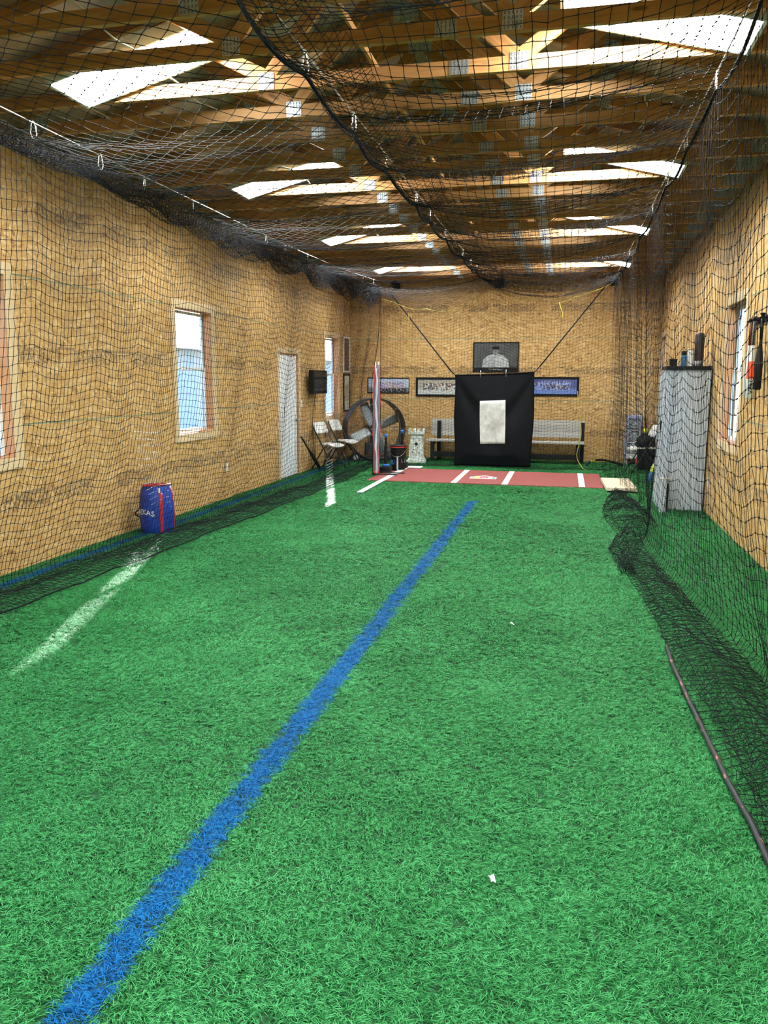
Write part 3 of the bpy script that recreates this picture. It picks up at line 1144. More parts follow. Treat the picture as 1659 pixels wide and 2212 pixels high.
MB().tube([tuple(p) for p in P[-1, ::3]], 0.007, 5).obj('corner_rope', ROPE, t, smooth=True)


def floor_slack(y0, y1, inner, outer, parent, z0, amp, seed, step=0.055, rows=9):
    """loose folds of netting lying on the turf between two curves x = inner(y), outer(y)"""
    ph_ = np.random.default_rng(seed).uniform(0, 6.28, 4)
    yy = np.arange(y0, y1, step)
    Yq, Sq = np.meshgrid(yy, np.linspace(0, 1, rows), indexing='ij')
    a_, b_ = inner(Yq), outer(Yq)
    xq = a_ + (b_ - a_) * Sq + 0.03 * np.sin(Yq * 6.1 + ph_[0]) * np.sin(np.pi * Sq)
    zq = z0 + amp * np.sin(np.pi * Sq) * (0.6 + 0.4 * np.sin(Yq * 4.3 + ph_[1])) + 0.012 * np.sin(Sq * 17 + Yq * 5 + ph_[2])
    Q = jitter(np.stack([xq, Yq + 0.05 * np.sin(Sq * 7 + Yq * 2.2 + ph_[3]), np.maximum(zq, 0.028)], -1), 0.006)
    put('slack_netting', net_mesh('slack_netting', Q.reshape(-1, 3), grid_net(*Q.shape[:2]), 0.0016), parent)


for sd, zz, am in ((2, 0.045, 0.08),):
    floor_slack(3.2, 14.9, lambda y: np.interp(y, [3, 4.4, 6.3, 7.9, 11.7, 13, 15], [-3.72, -3.66, -3.58, -3.5, -3.36, -3.42, -3.42]) + 0.02 * sd * np.sin(3 * y + sd),
                lambda y: np.interp(y, [3, 5, 7.5, 10.3, 12, 15], [-4.08, -4.03, -3.94, -3.84, -3.70, -3.58]), t, zz, am, sd)

# --- right side net: pulled long, with vertical folds
base_y = np.arange(2.0, 15.4, 0.070)
n = len(base_y)
fold = np.where(base_y < 9.5, 0.008, 0.008 + 0.085 * np.clip((base_y - 9.5) / 1.5, 0, 1))
per = np.where(base_y < 9.5, 1.25, 0.95)
ph = np.cumsum(0.070 / per) * 2 * np.pi
fx = fold * np.sin(ph) + wob(base_y, 0.006, 11)
fy = np.where(base_y > 9.5, -0.06 * np.sin(2 * ph), 0.0)
ys = base_y + fy * 0.6
ztop = zcable('right', base_y) - 0.10 - hook_dip('right', base_y, 0.06)
xo = np.interp(base_y, [2, 3.6, 4.4, 5.7, 7.7, 8.6, 10, 11, 15.4], [1.00, 1.0, 1.10, 0.95, 0.78, 0.90, 1.02, 0.95, 0.85]) + fx
xi = np.interp(base_y, [2, 2.7, 3.4, 4.5, 5.3, 6.4, 7.6, 8.3, 9.2, 10.2, 11.0, 15.4], [0.76, 0.73, 0.69, 0.66, 0.66, 0.57, 0.46, 0.60, 0.50, 0.52, 0.66, 0.70])
fl = np.full(n, 1.0)
cols = np.stack([np.stack([np.full(n, XC['right']) + fx * 0.15, ys, ztop], 1),
                 np.stack([XC['right'] + 0.05 + fx * 0.7, ys, fl * 2.5], 1),
                 np.stack([XC['right'] + 0.10 + fx, ys, fl * 1.4], 1),
                 np.stack([0.6 * xo + 0.4 * (XC['right'] + 0.12) + fx * 0.8, ys, fl * 0.5], 1),
                 np.stack([xo, ys, fl * 0.09], 1),
                 np.stack([(xo + xi) / 2, ys + 0.03 * np.sin(ph), 0.05 + 0.03 * np.abs(np.sin(base_y * 4.3))], 1),
                 np.stack([xi, ys, fl * 0.03], 1)], 1)
P = resample(bez(cols, 60), 0.078)
nu, nv = P.shape[:2]
P[:, :, 2] -= hook_dip('right', base_y, 0.065)[:, None] * np.linspace(0.1, 1, nv)[None] ** 0.6 * np.clip((P[:, :, 2] - 0.1) / 0.6, 0, 1)
P = jitter(P, 0.003)
t = thing('batting_cage_net', 'black net hanging in long folds along the right side of the cage', 'net')
kn = np.arange(nu * nv).reshape(nu, nv)[: int(nu * 0.7)].ravel()
put('netting', net_mesh('netting', P.reshape(-1, 3), grid_net(nu, nv), 0.0017, kn, 0.0055), t)
e = P[:, -1]
e = e[e[:, 1] < 5.0]
rp = [(p[0] - 0.01, p[1], 0.030) for p in e][::4]
LEAD = MB().tube(rp, 0.0115, 7).obj('lead_rope', make_rope_flecked(), t, smooth=True)
for sd, zz, am in ((5, 0.035, 0.05), (6, 0.045, 0.10)):
    floor_slack(2.1, 7.2, lambda y: np.interp(y, [2, 2.7, 3.4, 4.5, 5.3, 6.4, 7.6], [0.80, 0.77, 0.73, 0.69, 0.67, 0.58, 0.47]) + 0.015 * sd * np.sin(2.3 * y + sd) * 0.4,
                lambda y: np.interp(y, [2, 3.6, 4.4, 5.7, 7.7], [1.02, 1.0, 1.08, 0.93, 0.76]), t, zz, am, sd)
# bundle of slack netting lying on the turf in front of the cabinet
sy = np.arange(6.6, 11.3, 0.06)
sx = np.linspace(0, 1, 15)
SY, SX = np.meshgrid(sy, sx, indexing='ij')
inn = np.interp(SY, [7, 7.6, 8.2, 8.5, 9.2, 10.0, 10.8, 11.2], [0.50, 0.45, 0.56, 0.66, 0.48, 0.50, 0.58, 0.66])
outr = np.interp(SY, [7, 7.7, 8.2, 9.0, 10, 11.2], [0.62, 0.78, 0.80, 1.05, 0.98, 0.8])
Px = inn + (outr - inn) * SX
hump = np.interp(SY, [7, 7.8, 8.5, 9.3, 10.2, 11.2], [0.05, 0.10, 0.16, 0.22, 0.20, 0.10])
Pz = 0.04 + hump * np.sin(np.pi * SX) * (0.75 + 0.25 * np.sin(SY * 9)) + 0.02 * np.sin(SX * 23 + SY * 7)
SP = jitter(np.stack([Px, SY, np.maximum(Pz, 0.03)], -1), 0.006)
put('slack_netting', net_mesh('slack_netting', SP.reshape(-1, 3), grid_net(*SP.shape[:2]), NT), t)
# --- back net
xs = np.arange(XC['left'], XC['right'] + 0.02, 0.056)
n = len(xs)
zb_top = np.interp(xs, [-3.5, -3.2, -2.8, -2.3, -1.87, -1.42, -1.1, -0.85, -0.26, 0.2, 0.5, 0.8], [3.12, 3.02, 2.91, 2.87, 2.95, 3.26, 3.13, 3.06, 2.99, 3.10, 3.24, 3.36])
yw = 0.05 * np.sin(xs * 7.0) + 0.03 * np.sin(xs * 15 + 1)
cols = np.stack([np.stack([xs, np.full(n, YN), zb_top], 1),
                 np.stack([xs, YN + yw, np.full(n, 2.0)], 1),
                 np.stack([xs, YN + yw * 1.3, np.full(n, 1.0)], 1),
                 np.stack([xs, YN - 0.05 + yw, np.full(n, 0.25)], 1),
                 np.stack([xs, YN - 0.12 + yw, np.full(n, 0.05)], 1),
                 np.stack([xs, YN - 0.62 + 0.1 * np.sin(xs * 3), np.full(n, 0.035)], 1)], 1)
P = resample(bez(cols, 50), 0.056)
nu, nv = P.shape[:2]
P[:, :, 2] += (0.02 * np.sin(xs * 9))[:, None] * (P[:, :, 2] > 0.2)
P = jitter(P, 0.003)
t = thing('batting_cage_net', 'black net closing the back of the cage behind the backdrop, yellow top cord', 'net')
put('netting', net_mesh('netting', P.reshape(-1, 3), grid_net(nu, nv), 0.0022), t)
MB().tube([tuple(p) for p in P[:, 0]][::2], 0.0032, 5).obj('top_cord', YELLOW, t, smooth=True)
MB().tube([tuple(p) for p in P[0, ::3]], 0.007, 5).obj('corner_rope', ROPE, t, smooth=True)


def zback(x):
    return np.interp(x, xs, zb_top)


def ztop_surface(x, y, wl, wr, sag, wave, seed):
    """roof net between two cables"""
    t_ = np.clip((x - XC[wl]) / (XC[wr] - XC[wl]), 0, 1)
    zl_ = zcable(wl, y) - 0.11 - hook_dip(wl, y, 0.05)
    zr_ = zcable(wr, y) - 0.11 - hook_dip(wr, y, 0.05)
    ph_ = np.random.default_rng(seed).uniform(0, 6.28, 3)
    wv_ = wave * (np.sin(2 * np.pi * (y + 0.25 * t_) / 1.25 + ph_[0]) + 0.5 * np.sin(2 * np.pi * y / 0.61 + ph_[1]))
    z_ = zl_ * (1 - t_) + zr_ * t_ - (sag + wv_) * 4 * t_ * (1 - t_)
    k_ = np.clip((y - 12.6) / (YN - 12.6), 0, 1) ** 2
    return z_ * (1 - k_) + zback(x) * k_


# --- roof net, left half, hung on the diamond
dl = 0.060
na, nb = int((YN - 1.8) / dl), int((XC['centre'] - XC['left']) / dl)
A, B = np.meshgrid(np.arange(na + 1), np.arange(nb + 1), indexing='ij')
keep = (A + B) % 2 == 0
idx = -np.ones(A.shape, int)
idx[keep] = np.arange(keep.sum())
X = XC['left'] + (XC['centre'] - XC['left']) * B[keep] / nb
Y = 1.8 + (YN - 1.8) * A[keep] / na
P = jitter(np.stack([X, Y, ztop_surface(X, Y, 'left', 'centre', 0.10, 0.02, 1)], 1), 0.003)
E = []
for da, db in ((1, 1), (1, -1)):
    a0 = idx[:-1, :] if db == 1 else idx[:-1, :]
    if db == 1:
        s, e = idx[:-1, :-1], idx[1:, 1:]
    else:
        s, e = idx[:-1, 1:], idx[1:, :-1]
    k = (s >= 0) & (e >= 0)
    E.append(np.stack([s[k], e[k]], 1))
t = thing('batting_cage_net', 'black diamond-mesh roof net over the left half of the cage', 'net')
put('netting', net_mesh('netting', P, np.concatenate(E), NT, np.where(P[:, 1] < 10.5)[0]), t)

# --- roof net, right half, square mesh with deep folds
ya_ = np.arange(1.8, YN, 0.064)
xb_ = np.linspace(XC['centre'], XC['right'], 34)
Y, X = np.meshgrid(ya_, xb_, indexing='ij')
P = jitter(np.stack([X, Y, ztop_surface(X, Y, 'centre', 'right', 0.17, 0.075, 5)], -1), 0.003)
P[..., 1] += 0.05 * np.sin(2 * np.pi * Y / 1.25) * np.sin(np.pi * (X - XC['centre']) / (XC['right'] - XC['centre']))
t = thing('batting_cage_net', 'black square-mesh roof net sagging over the right half of the cage', 'net')
nu, nv = P.shape[:2]
kn = np.arange(nu * nv).reshape(nu, nv)[: int(nu * 0.65)].ravel()
put('netting', net_mesh('netting', P.reshape(-1, 3), grid_net(nu, nv), NT, kn), t)


def rope_path(which, y0, y1, drop, dip, step=0.08):
    y = np.arange(y0, y1, step)
    z = zcable(which, y) - drop - hook_dip(which, y, dip)
    x = XC[which] + 0.012 * np.sin(y * 3)
    return [(a, b, c) for a, b, c in zip(x, y, z)]


MB().tube(rope_path('centre', 2.6, 14.95, 0.11, 0.055), 0.011, 6).obj('border_rope', ROPE, t, smooth=True)
MB().tube(rope_path('right', 2.6, 14.95, 0.10, 0.055), 0.010, 6).obj('border_rope', ROPE, t, smooth=True)


# --- swags of bunched slack net under the cables
def swag(which, y0, y1, width, drop_fn, layers, label, xoff=0.0, rows=13):
    t = thing('net_swag', label, 'net')
    yy = np.arange(y0, y1, 0.05)
    for q in range(layers):
        s = np.linspace(0, 1, rows)
        Yq, Sq = np.meshgrid(yy, s, indexing='ij')
        dp = drop_fn(Yq) * (0.75 + 0.25 * np.sin(Yq * (4.1 + q) + q * 2)) * (1 - 0.12 * q)
        x_ = XC[which] + xoff + width * (Sq - 0.5) * (1 - 0.2 * q) + 0.02 * np.sin(Yq * 5 + q)
        z_ = zcable(which, Yq) - 0.11 - hook_dip(which, Yq, 0.04) * (1 - Sq) - dp * np.sin(np.pi * Sq) ** 0.8
        Pq = jitter(np.stack([x_, Yq + 0.025 * q, z_], -1), 0.004)
        put('netting', net_mesh('netting', Pq.reshape(-1, 3), grid_net(*Pq.shape[:2]), 0.0018), t)
    return t


swag('left', 3.2, 14.9, 0.16, lambda y: np.interp(y, [3, 4.5, 6, 7.8, 10, 12.5, 13.6, 15], [0.10, 0.11, 0.14, 0.26, 0.26, 0.34, 0.42, 0.34]), 3,
     'thick roll of bunched black net hanging under the left cable')
swag('centre', 2.8, 14.6, 0.34, lambda y: np.interp(y, [3, 6, 10, 15], [0.15, 0.14, 0.10, 0.10]), 1,
     'gathered black net drooping beside the centre cable', xoff=0.17, rows=9)

# ------------------------------------------------------------------ cables, wall plates, hooks
for w, lab in (('left', 'steel cable carrying the net along the left side'), ('centre', 'steel cable carrying the net along the middle'),
               ('right', 'steel cable carrying the net along the right side')):
    y = np.arange(YF + 0.1, 16.12, 0.25)
    pts = [(XC[w], a, b) for a, b in zip(y, zcable(w, y))] + [(XC[w], 16.13, 3.50)]
    tag(MB().tube(pts, 0.0045, 6).obj('support_cable', STEEL, smooth=True), lab, 'cable')
    t = thing('wall_plate', {'left': 'black steel anchor plate at the left cable end', 'centre': 'black steel anchor plate at the middle cable end',
                             'right': 'black steel anchor plate at the right cable end'}[w], 'anchor plate', (XC[w] + 0.03, YB - 0.014, 3.50))
    MB().box(-0.095, 0.095, -0.012, 0, -0.095, 0.095).obj('plate', BLKMETAL, t, bev=0.002)
    for sx in (-1, 1):
        for sz in (-1, 1):
            MB().cyl((sx * 0.075, -0.012, sz * 0.075), (sx * 0.075, -0.02, sz * 0.075), 0.009, n=6).obj('bolt', STEEL, t)
    ring = [(-0.03 + 0.022 * math.cos(a), -0.035 + 0.022 * math.sin(a), 0) for a in np.linspace(0, 2 * math.pi, 13)[:-1]]
    MB().tube(ring, 0.005, 6, True).obj('eye_bolt', STEEL, t, smooth=True)
    tb = thing('turnbuckle', 'galvanised turnbuckle at the %s cable end' % {'left': 'left', 'centre': 'middle', 'right': 'right'}[w], 'turnbuckle', (XC[w], 15.62, float(zcable(w, 15.62)) ))
    MB().box(-0.014, -0.008, -0.09, 0.09, -0.006, 0.006).box(0.008, 0.014, -0.09, 0.09, -0.006, 0.006).box(-0.014, 0.014, -0.10, -0.085, -0.008, 0.008).box(-0.014, 0.014, 0.085, 0.10, -0.008, 0.008).obj('body', STEEL, tb)
    MB().tube([(0, -0.16, 0), (0, -0.09, 0)], 0.006, 6).obj('screw', STEEL, tb)
    MB().tube([(0, 0.09, 0), (0, 0.16, 0)], 0.006, 6).obj('screw', STEEL, tb)

hm = None
side_word = {'left': 'left', 'centre': 'centre', 'right': 'right'}
loop = []
for a in np.linspace(0, 2 * math.pi, 25)[:-1]:
    loop.append((0.0, 0.019 * math.cos(a) * (1.25 if math.sin(a) < 0 else 0.9), -0.048 + 0.056 * math.sin(a)))
hook_me = MB().tube(loop, 0.0042, 6, True).mesh('hook_body', STEEL, True)
gate_me = MB().tube([(0, 0.021, -0.085), (0, 0.020, -0.02)], 0.003, 6).mesh('hook_gate', STEEL, True)
for w in ('left', 'centre', 'right'):
    hs = sorted(hooks[w], reverse=True)
    for i, y in enumerate(hs):
        t = thing('snap_hook', 'silver snap hook on the %s cable, %s from the back wall' % (side_word[w], ORD[i + 1]), 'hook',
                  (XC[w], y, float(zcable(w, y)) + 0.001), rz=random.uniform(-0.5, 0.5), group='snap hooks on the net cables')
        put('body', hook_me, t)
        put('gate', gate_me, t)

# ------------------------------------------------------------------ batting mat with plate and lines
MATM = mat('brick_red_mat', (0.215, 0.042, 0.038), 0.85, var=0.12, scale=30, bump=0.15)
LINEW = mat('white_line_paint', (0.66, 0.70, 0.72), 0.7, var=0.06)
x0, x1, y0, y1 = MATX
t = thing('batting_mat', 'brick red batting mat with white lines and home plate', 'mat', ((x0 + x1) / 2, (y0 + y1) / 2, 0))
cx_, cy_ = t.location.x, t.location.y
MB().box(x0 - cx_, x1 - cx_, y0 - cy_, y1 - cy_, 0.0, 0.022).obj('pad', MATM, t, bev=0.003)
for lx in (-1.66, -0.87, 0.295):
    MB().box(lx - 0.045 - cx_, lx + 0.045 - cx_, y0 - cy_ + 0.004, y1 - cy_ - 0.004, 0.022, 0.0235).obj('painted_line', LINEW, t)
pw = 0.216
px, py = -1.27 - cx_, 12.98 - cy_
pent = [(-pw, -0.20), (pw, -0.20), (pw, 0.02), (0, 0.235), (-pw, 0.02)]
pl = MB().add([(px + a, py + b, z) for z in (0.022, 0.0245) for a, b in pent],
              [(4, 3, 2, 1, 0), (5, 6, 7, 8, 9)] + [(i, (i + 1) % 5, 5 + (i + 1) % 5, 5 + i) for i in range(5)]).obj('home_plate', LINEW, t)
for nm, c, q in (('green_print', (0.03, 0.22, 0.08), [(-0.195, -0.11), (-0.15, -0.11), (-0.15, 0.03), (-0.195, 0.01)]),
                 ('yellow_print', (0.65, 0.52, 0.06), [(-0.145, -0.17), (-0.065, -0.17), (-0.065, 0.12), (-0.145, 0.05)]),
                 ('red_print', (0.60, 0.05, 0.06), [(-0.06, -0.15), (0.075, -0.15), (0.075, 0.12), (0.0, 0.18), (-0.06, 0.13)]),
                 ('green_print', (0.03, 0.22, 0.08), [(0.155, -0.16), (0.195, -0.16), (0.195, 0.0), (0.155, 0.02)])):
    k = len(q)
    MB().add([(px + a, py + b, z) for z in (0.0245, 0.0252) for a, b in q],
             [tuple(range(k - 1, -1, -1)), tuple(range(k, 2 * k))] + [(i, (i + 1) % k, k + (i + 1) % k, k + i) for i in range(k)]).obj(nm, mat(nm, c, 0.6), pl)
text_mesh('plate_emblem', 'R', 0.15, LINEW, pl, Matrix.Translation((px + 0.008, py - 0.01, 0.0256)), 0.0002)
bx_ = MB().box(-2.835, -2.745, 10.68, MATX[2] - 0.002, 0.028, 0.034)
bx_.box(-2.835, -2.745, MATX[2] - 0.002, 13.98, 0.0225, 0.034)
tag(bx_.obj('foul_line', LINEW), 'white painted strip crossing the turf and the left end of the red mat', 'line')

# ------------------------------------------------------------------ backdrop with strike zone
VINYL = mat('black_vinyl', (0.0028, 0.0034, 0.0058), 0.5, var=0.3, scale=6, bump=0.05, bscale=3, spec=0.14)
t = thing('backdrop', 'hanging black vinyl backdrop with a white strike zone rectangle', 'backdrop', (-1.29, 14.62, 0))
nu, nv = 41, 49
G = []
for j in range(nv):
    v = j / (nv - 1)               # 0 bottom .. 1 top
    row = []
    for i in range(nu):
        u = i / (nu - 1)
        xl_, xr_ = -0.70 - 0.02 * v + 0.012 * math.sin(v * 9), 0.735 + 0.0 * v - 0.012 * math.sin(v * 7 + 1) - 0.015 * (1 - v)
        x = xl_ + (xr_ - xl_) * u
        zt = 1.70 + 0.055 * u
        z = 0.035 + (zt - 0.035) * v - 0.012 * math.sin(math.pi * u) * v
        # folds radiating from the two hung corners
        d1_ = math.atan2(1 - v, u + 0.02)
        d2_ = math.atan2(1 - v, 1.02 - u)
        y = 0.030 * math.exp(-((d1_ - 0.95) / 0.16) ** 2) * min(1, 3 * (1 - v)) + 0.030 * math.exp(-((d2_ - 0.95) / 0.16) ** 2) * min(1, 3 * (1 - v))
        y -= 0.07 * math.sin(math.pi * u) * (1 - v) ** 0.7
        y += 0.012 * math.sin(5 * u + 4 * v)
        if v < 0.12:
            y += 0.05 * (0.12 - v) / 0.12 * math.sin(math.pi * u)
        row.append((x, y, z))
    G.append(row)
MB().grid(G).obj('sheet', VINYL, t, smooth=True, solid=0.004)


def sheet_pt(u, v, dy):
    j = min(nv - 2, int(v * (nv - 1))); i = min(nu - 2, int(u * (nu - 1)))
    fu, fv = u * (nu - 1) - i, v * (nv - 1) - j
    p = [Vector(G[j][i]), Vector(G[j][i + 1]), Vector(G[j + 1][i]), Vector(G[j + 1][i + 1])]
    q = p[0] * (1 - fu) * (1 - fv) + p[1] * fu * (1 - fv) + p[2] * (1 - fu) * fv + p[3] * fu * fv
    return (q.x, q.y + dy, q.z)


ZONE = mat('scuffed_white_vinyl', (0.60, 0.62, 0.60), 0.5, var=0.28, scale=9)
zg = [[sheet_pt(0.325 + 0.32 * i / 12 + 0.012 * (1 - j / 16), 0.245 + 0.47 * j / 16 + 0.006 * i / 12, -0.006) for i in range(13)] for j in range(17)]
MB().grid(zg).obj('strike_zone', ZONE, t, smooth=True, solid=0.003)
hem = [sheet_pt(u, 0.999, -0.004) for u in np.linspace(0, 1, 30)]
MB().tube(hem, 0.011, 6).obj('top_hem', VINYL, t, smooth=True)
for u in (0.325, 0.645):
    p = sheet_pt(u, 0.999, -0.012)
    MB().tube([(p[0], p[1], p[2] - 0.05), (p[0], p[1] - 0.004, p[2] + 0.02), (p[0] + 0.004, p[1], p[2] + 0.075)], 0.006, 6).obj('clip', STEEL, t, smooth=True)
for u in (0.02, 0.98):
    for v in (0.95, 0.72, 0.48, 0.25):
        p = sheet_pt(u, v, -0.003)
        MB().lathe([(0.010, 0), (0.010, 0.003), (0.005, 0.003)], 10).obj('grommet', BLKMETAL, t).matrix_local = Matrix.Translation(p) @ Matrix.Rotation(math.pi / 2, 4, 'X')
p_l = Vector(sheet_pt(0.0, 0.999, 0)) + t.location
p_r = Vector(sheet_pt(1.0, 0.999, 0)) + t.location
tag(MB().tube([(-3.42, 15.3, 3.30), (-2.11, 14.64, 1.80), tuple(p_l)], [0.013, 0.013, 0.006], 6).obj('tension_strap', ROPE, smooth=True),
    'black diagonal strap from the left anchor down to the backdrop', 'strap')
tag(MB().tube([(0.70, 15.4, 3.42), (-0.46, 14.64, 1.88), tuple(p_r)], [0.013, 0.013, 0.006], 6).obj('tension_strap', ROPE, smooth=True),
    'black diagonal strap from the right anchor down to the backdrop', 'strap')

# ------------------------------------------------------------------ bench
GREYWOOD = make_wood('weathered_grey_board', (0.52, 0.50, 0.47), (0.38, 0.37, 0.35), knots=False)
t = thing('bench', 'long bench with grey board seat and back on black legs', 'bench', (-1.14, 15.68, 0))
for z in (0.50, 0.615, 0.73):
    MB().box(-1.50, 1.52, 0.22, 0.245, z, z + 0.108).obj('back_slat', GREYWOOD, t, bev=0.004)
for y in (-0.20, -0.03):
    MB().box(-1.55, 1.52, y, y + 0.16, 0.405, 0.44).obj('seat_board', GREYWOOD, t, bev=0.004)
BLKWOOD = mat('black_painted_wood', (0.006, 0.0075, 0.009), 0.6, var=0.25, spec=0.25)
for x in (-1.42, 1.40):
    MB().box(x - 0.035, x + 0.035, -0.17, -0.10, 0, 0.405).obj('leg', BLKWOOD, t, bev=0.003)
    MB().box(x + 0.05, x + 0.12, 0.13, 0.215, 0, 0.80).obj('leg', BLKWOOD, t, bev=0.003)
    MB().box(x - 0.03, x + 0.03, -0.10, 0.13, 0.34, 0.40).obj('bracket', BLKWOOD, t)
MB().box(-1.385, 1.365, -0.165, -0.115, 0.10, 0.20).obj('stretcher', BLKWOOD, t, bev=0.003)

# ------------------------------------------------------------------ drum fan
DRUM = mat('dark_grey_enamel', (0.042, 0.047, 0.055), 0.4, 0.2, var=0.15)
BLADE = mat('brushed_blade', (0.36, 0.39, 0.40), 0.4, 0.6, var=0.12)
t = thing('drum_fan', 'large round drum fan with grey blades on wheels by the back wall', 'fan', (-3.72, 15.38, 0), math.radians(30))
R_, hz = 0.60, 0.64
N_ = 44
V, F = [], []
for k in range(N_):
    a = 2 * math.pi * k / N_
    c, s_ = math.cos(a), math.sin(a)
    for rr, yy in ((R_, -0.17), (R_, 0.17), (R_ - 0.012, 0.17), (R_ - 0.012, -0.17)):
        V.append((rr * c, yy, hz + rr * s_))
for k in range(N_):
    a, b = k * 4, ((k + 1) % N_) * 4
    for q in range(4):
        F.append((a + q, b + q, b + (q + 1) % 4, a + (q + 1) % 4))
MB().add(V, F).obj('drum', DRUM, t, smooth=False)
for yy in (-0.17, 0.17):
    MB().tube([(R_ * math.cos(a), yy, hz + R_ * math.sin(a)) for a in np.linspace(0, 2 * math.pi, 41)[:-1]], 0.012, 6, True).obj('rim', DRUM, t, smooth=True)
MB().cyl((0, -0.07, hz), (0, 0.09, hz), 0.085, n=18).obj('hub', DRUM, t, smooth=False)
for a in (24, 114, 204, 294):
    ar = math.radians(a)
    m = Matrix.Translation((0, 0, hz)) @ Matrix.Rotation(-ar, 4, 'Y') @ Matrix.Rotation(math.radians(24), 4, 'X')
    bl = MB()
    g = [[tuple(m @ Vector((0.06 + 0.48 * i / 6, 0.018 * math.sin(math.pi * j / 4), -0.085 - 0.025 * i / 6 + (0.17 + 0.05 * i / 6) * j / 4))) for j in range(5)] for i in range(7)]
    bl.grid(g)
    b = bl.obj('blade', BLADE, t, smooth=True, solid=0.006)
for rr in (0.15, 0.33, 0.50):
    MB().tube([(rr * math.cos(a), -0.185, hz + rr * math.sin(a)) for a in np.linspace(0, 2 * math.pi, 33)[:-1]], 0.0022, 4, True).obj('guard_ring', STEEL, t, smooth=True)
for a in np.arange(0, 180, 45):
    c, s_ = math.cos(math.radians(a)) * R_, math.sin(math.radians(a)) * R_
    MB().tube([(-c, -0.175, hz - s_), (0, -0.19, hz), (c, -0.175, hz + s_)], 0.0028, 4).obj('guard_rod', STEEL, t, smooth=True)
MB().box(-0.045, 0.045, 0.10, 0.15, 0.10, hz * 2 - 0.06).obj('motor_strut', DRUM, t, bev=0.003)
MB().cyl((0, 0.02, hz), (0, 0.16, hz), 0.11, n=18).obj('motor', DRUM, t)
MB().box(-0.17, 0.13, -0.02, 0.10, 0.12, 0.36).obj('control_box', DRUM, t, bev=0.006)
MB().box(-0.48, 0.48, -0.15, 0.15, 0.035, 0.065).obj('base_frame', DRUM, t, bev=0.004)
for x in (-0.40, 0.40):
    MB().box(x - 0.02, x + 0.02, -0.02, 0.02, 0.06, 0.24).obj('support_leg', DRUM, t)
for x in (-0.44, 0.40):
    for y in (-0.20,):
        w_ = MB().cyl((x, y - 0.03, 0.095), (x, y + 0.02, 0.095), 0.095, n=20).obj('wheel', BLACK, t)
        MB().cyl((x, y - 0.034, 0.095), (x, y - 0.03, 0.095), 0.05, n=16).obj('wheel_cap', GALV, w_)

# ------------------------------------------------------------------ weathered garden tower ornament
CONC = mat('weathered_white_cast_stone', (0.62, 0.66, 0.62), 0.85, var=0.45, scale=22, bump=0.6, bscale=30)
t = thing('castle_ornament', 'weathered white castle tower ornament standing beside the fan', 'ornament', (-2.82, 15.22, 0), 0.12)
DARK = mat('dark_opening', (0.02, 0.022, 0.022), 0.9)


def frustum(b, w0, w1, z0, z1, d0=None, d1=None):
    d0 = w0 if d0 is None else d0
    d1 = w1 if d1 is None else d1
    p = [(-w0, -d0, z0), (w0, -d0, z0), (w0, d0, z0), (-w0, d0, z0), (-w1, -d1, z1), (w1, -d1, z1), (w1, d1, z1), (-w1, d1, z1)]
    return b.add(p, [(3, 2, 1, 0), (4, 5, 6, 7), (0, 1, 5, 4), (1, 2, 6, 5), (2, 3, 7, 6), (3, 0, 4, 7)])


frustum(frustum(MB(), 0.19, 0.185, 0, 0.06), 0.17, 0.15, 0.06, 0.10).obj('plinth', CONC, t, bev=0.006)
frustum(MB(), 0.145, 0.118, 0.10, 0.535).obj('body', CONC, t, bev=0.006)
frustum(frustum(MB(), 0.125, 0.155, 0.535, 0.57), 0.155, 0.155, 0.57, 0.60).obj('parapet', CONC, t, bev=0.005)
for ix in range(4):
    for iy in range(4):
        if 0 < ix < 3 and 0 < iy < 3:
            continue
        xx, yy = -0.135 + 0.09 * ix, -0.135 + 0.09 * iy
        MB().box(xx - 0.021, xx + 0.021, yy - 0.021, yy + 0.021, 0.60, 0.665).obj('merlon', CONC, t, bev=0.004)
MB().cyl((0.0, -0.137, 0.375), (0.0, -0.120, 0.375), 0.032, n=14).obj('window_opening', DARK, t)
for xx, zz in ((0.03, 0.30), (-0.05, 0.27), (0.06, 0.20), (-0.02, 0.18), (0.02, 0.24), (-0.07, 0.22)):
    MB().cyl((xx, -0.1445, zz), (xx, -0.12, zz), 0.011, n=8).obj('chip', DARK, t)


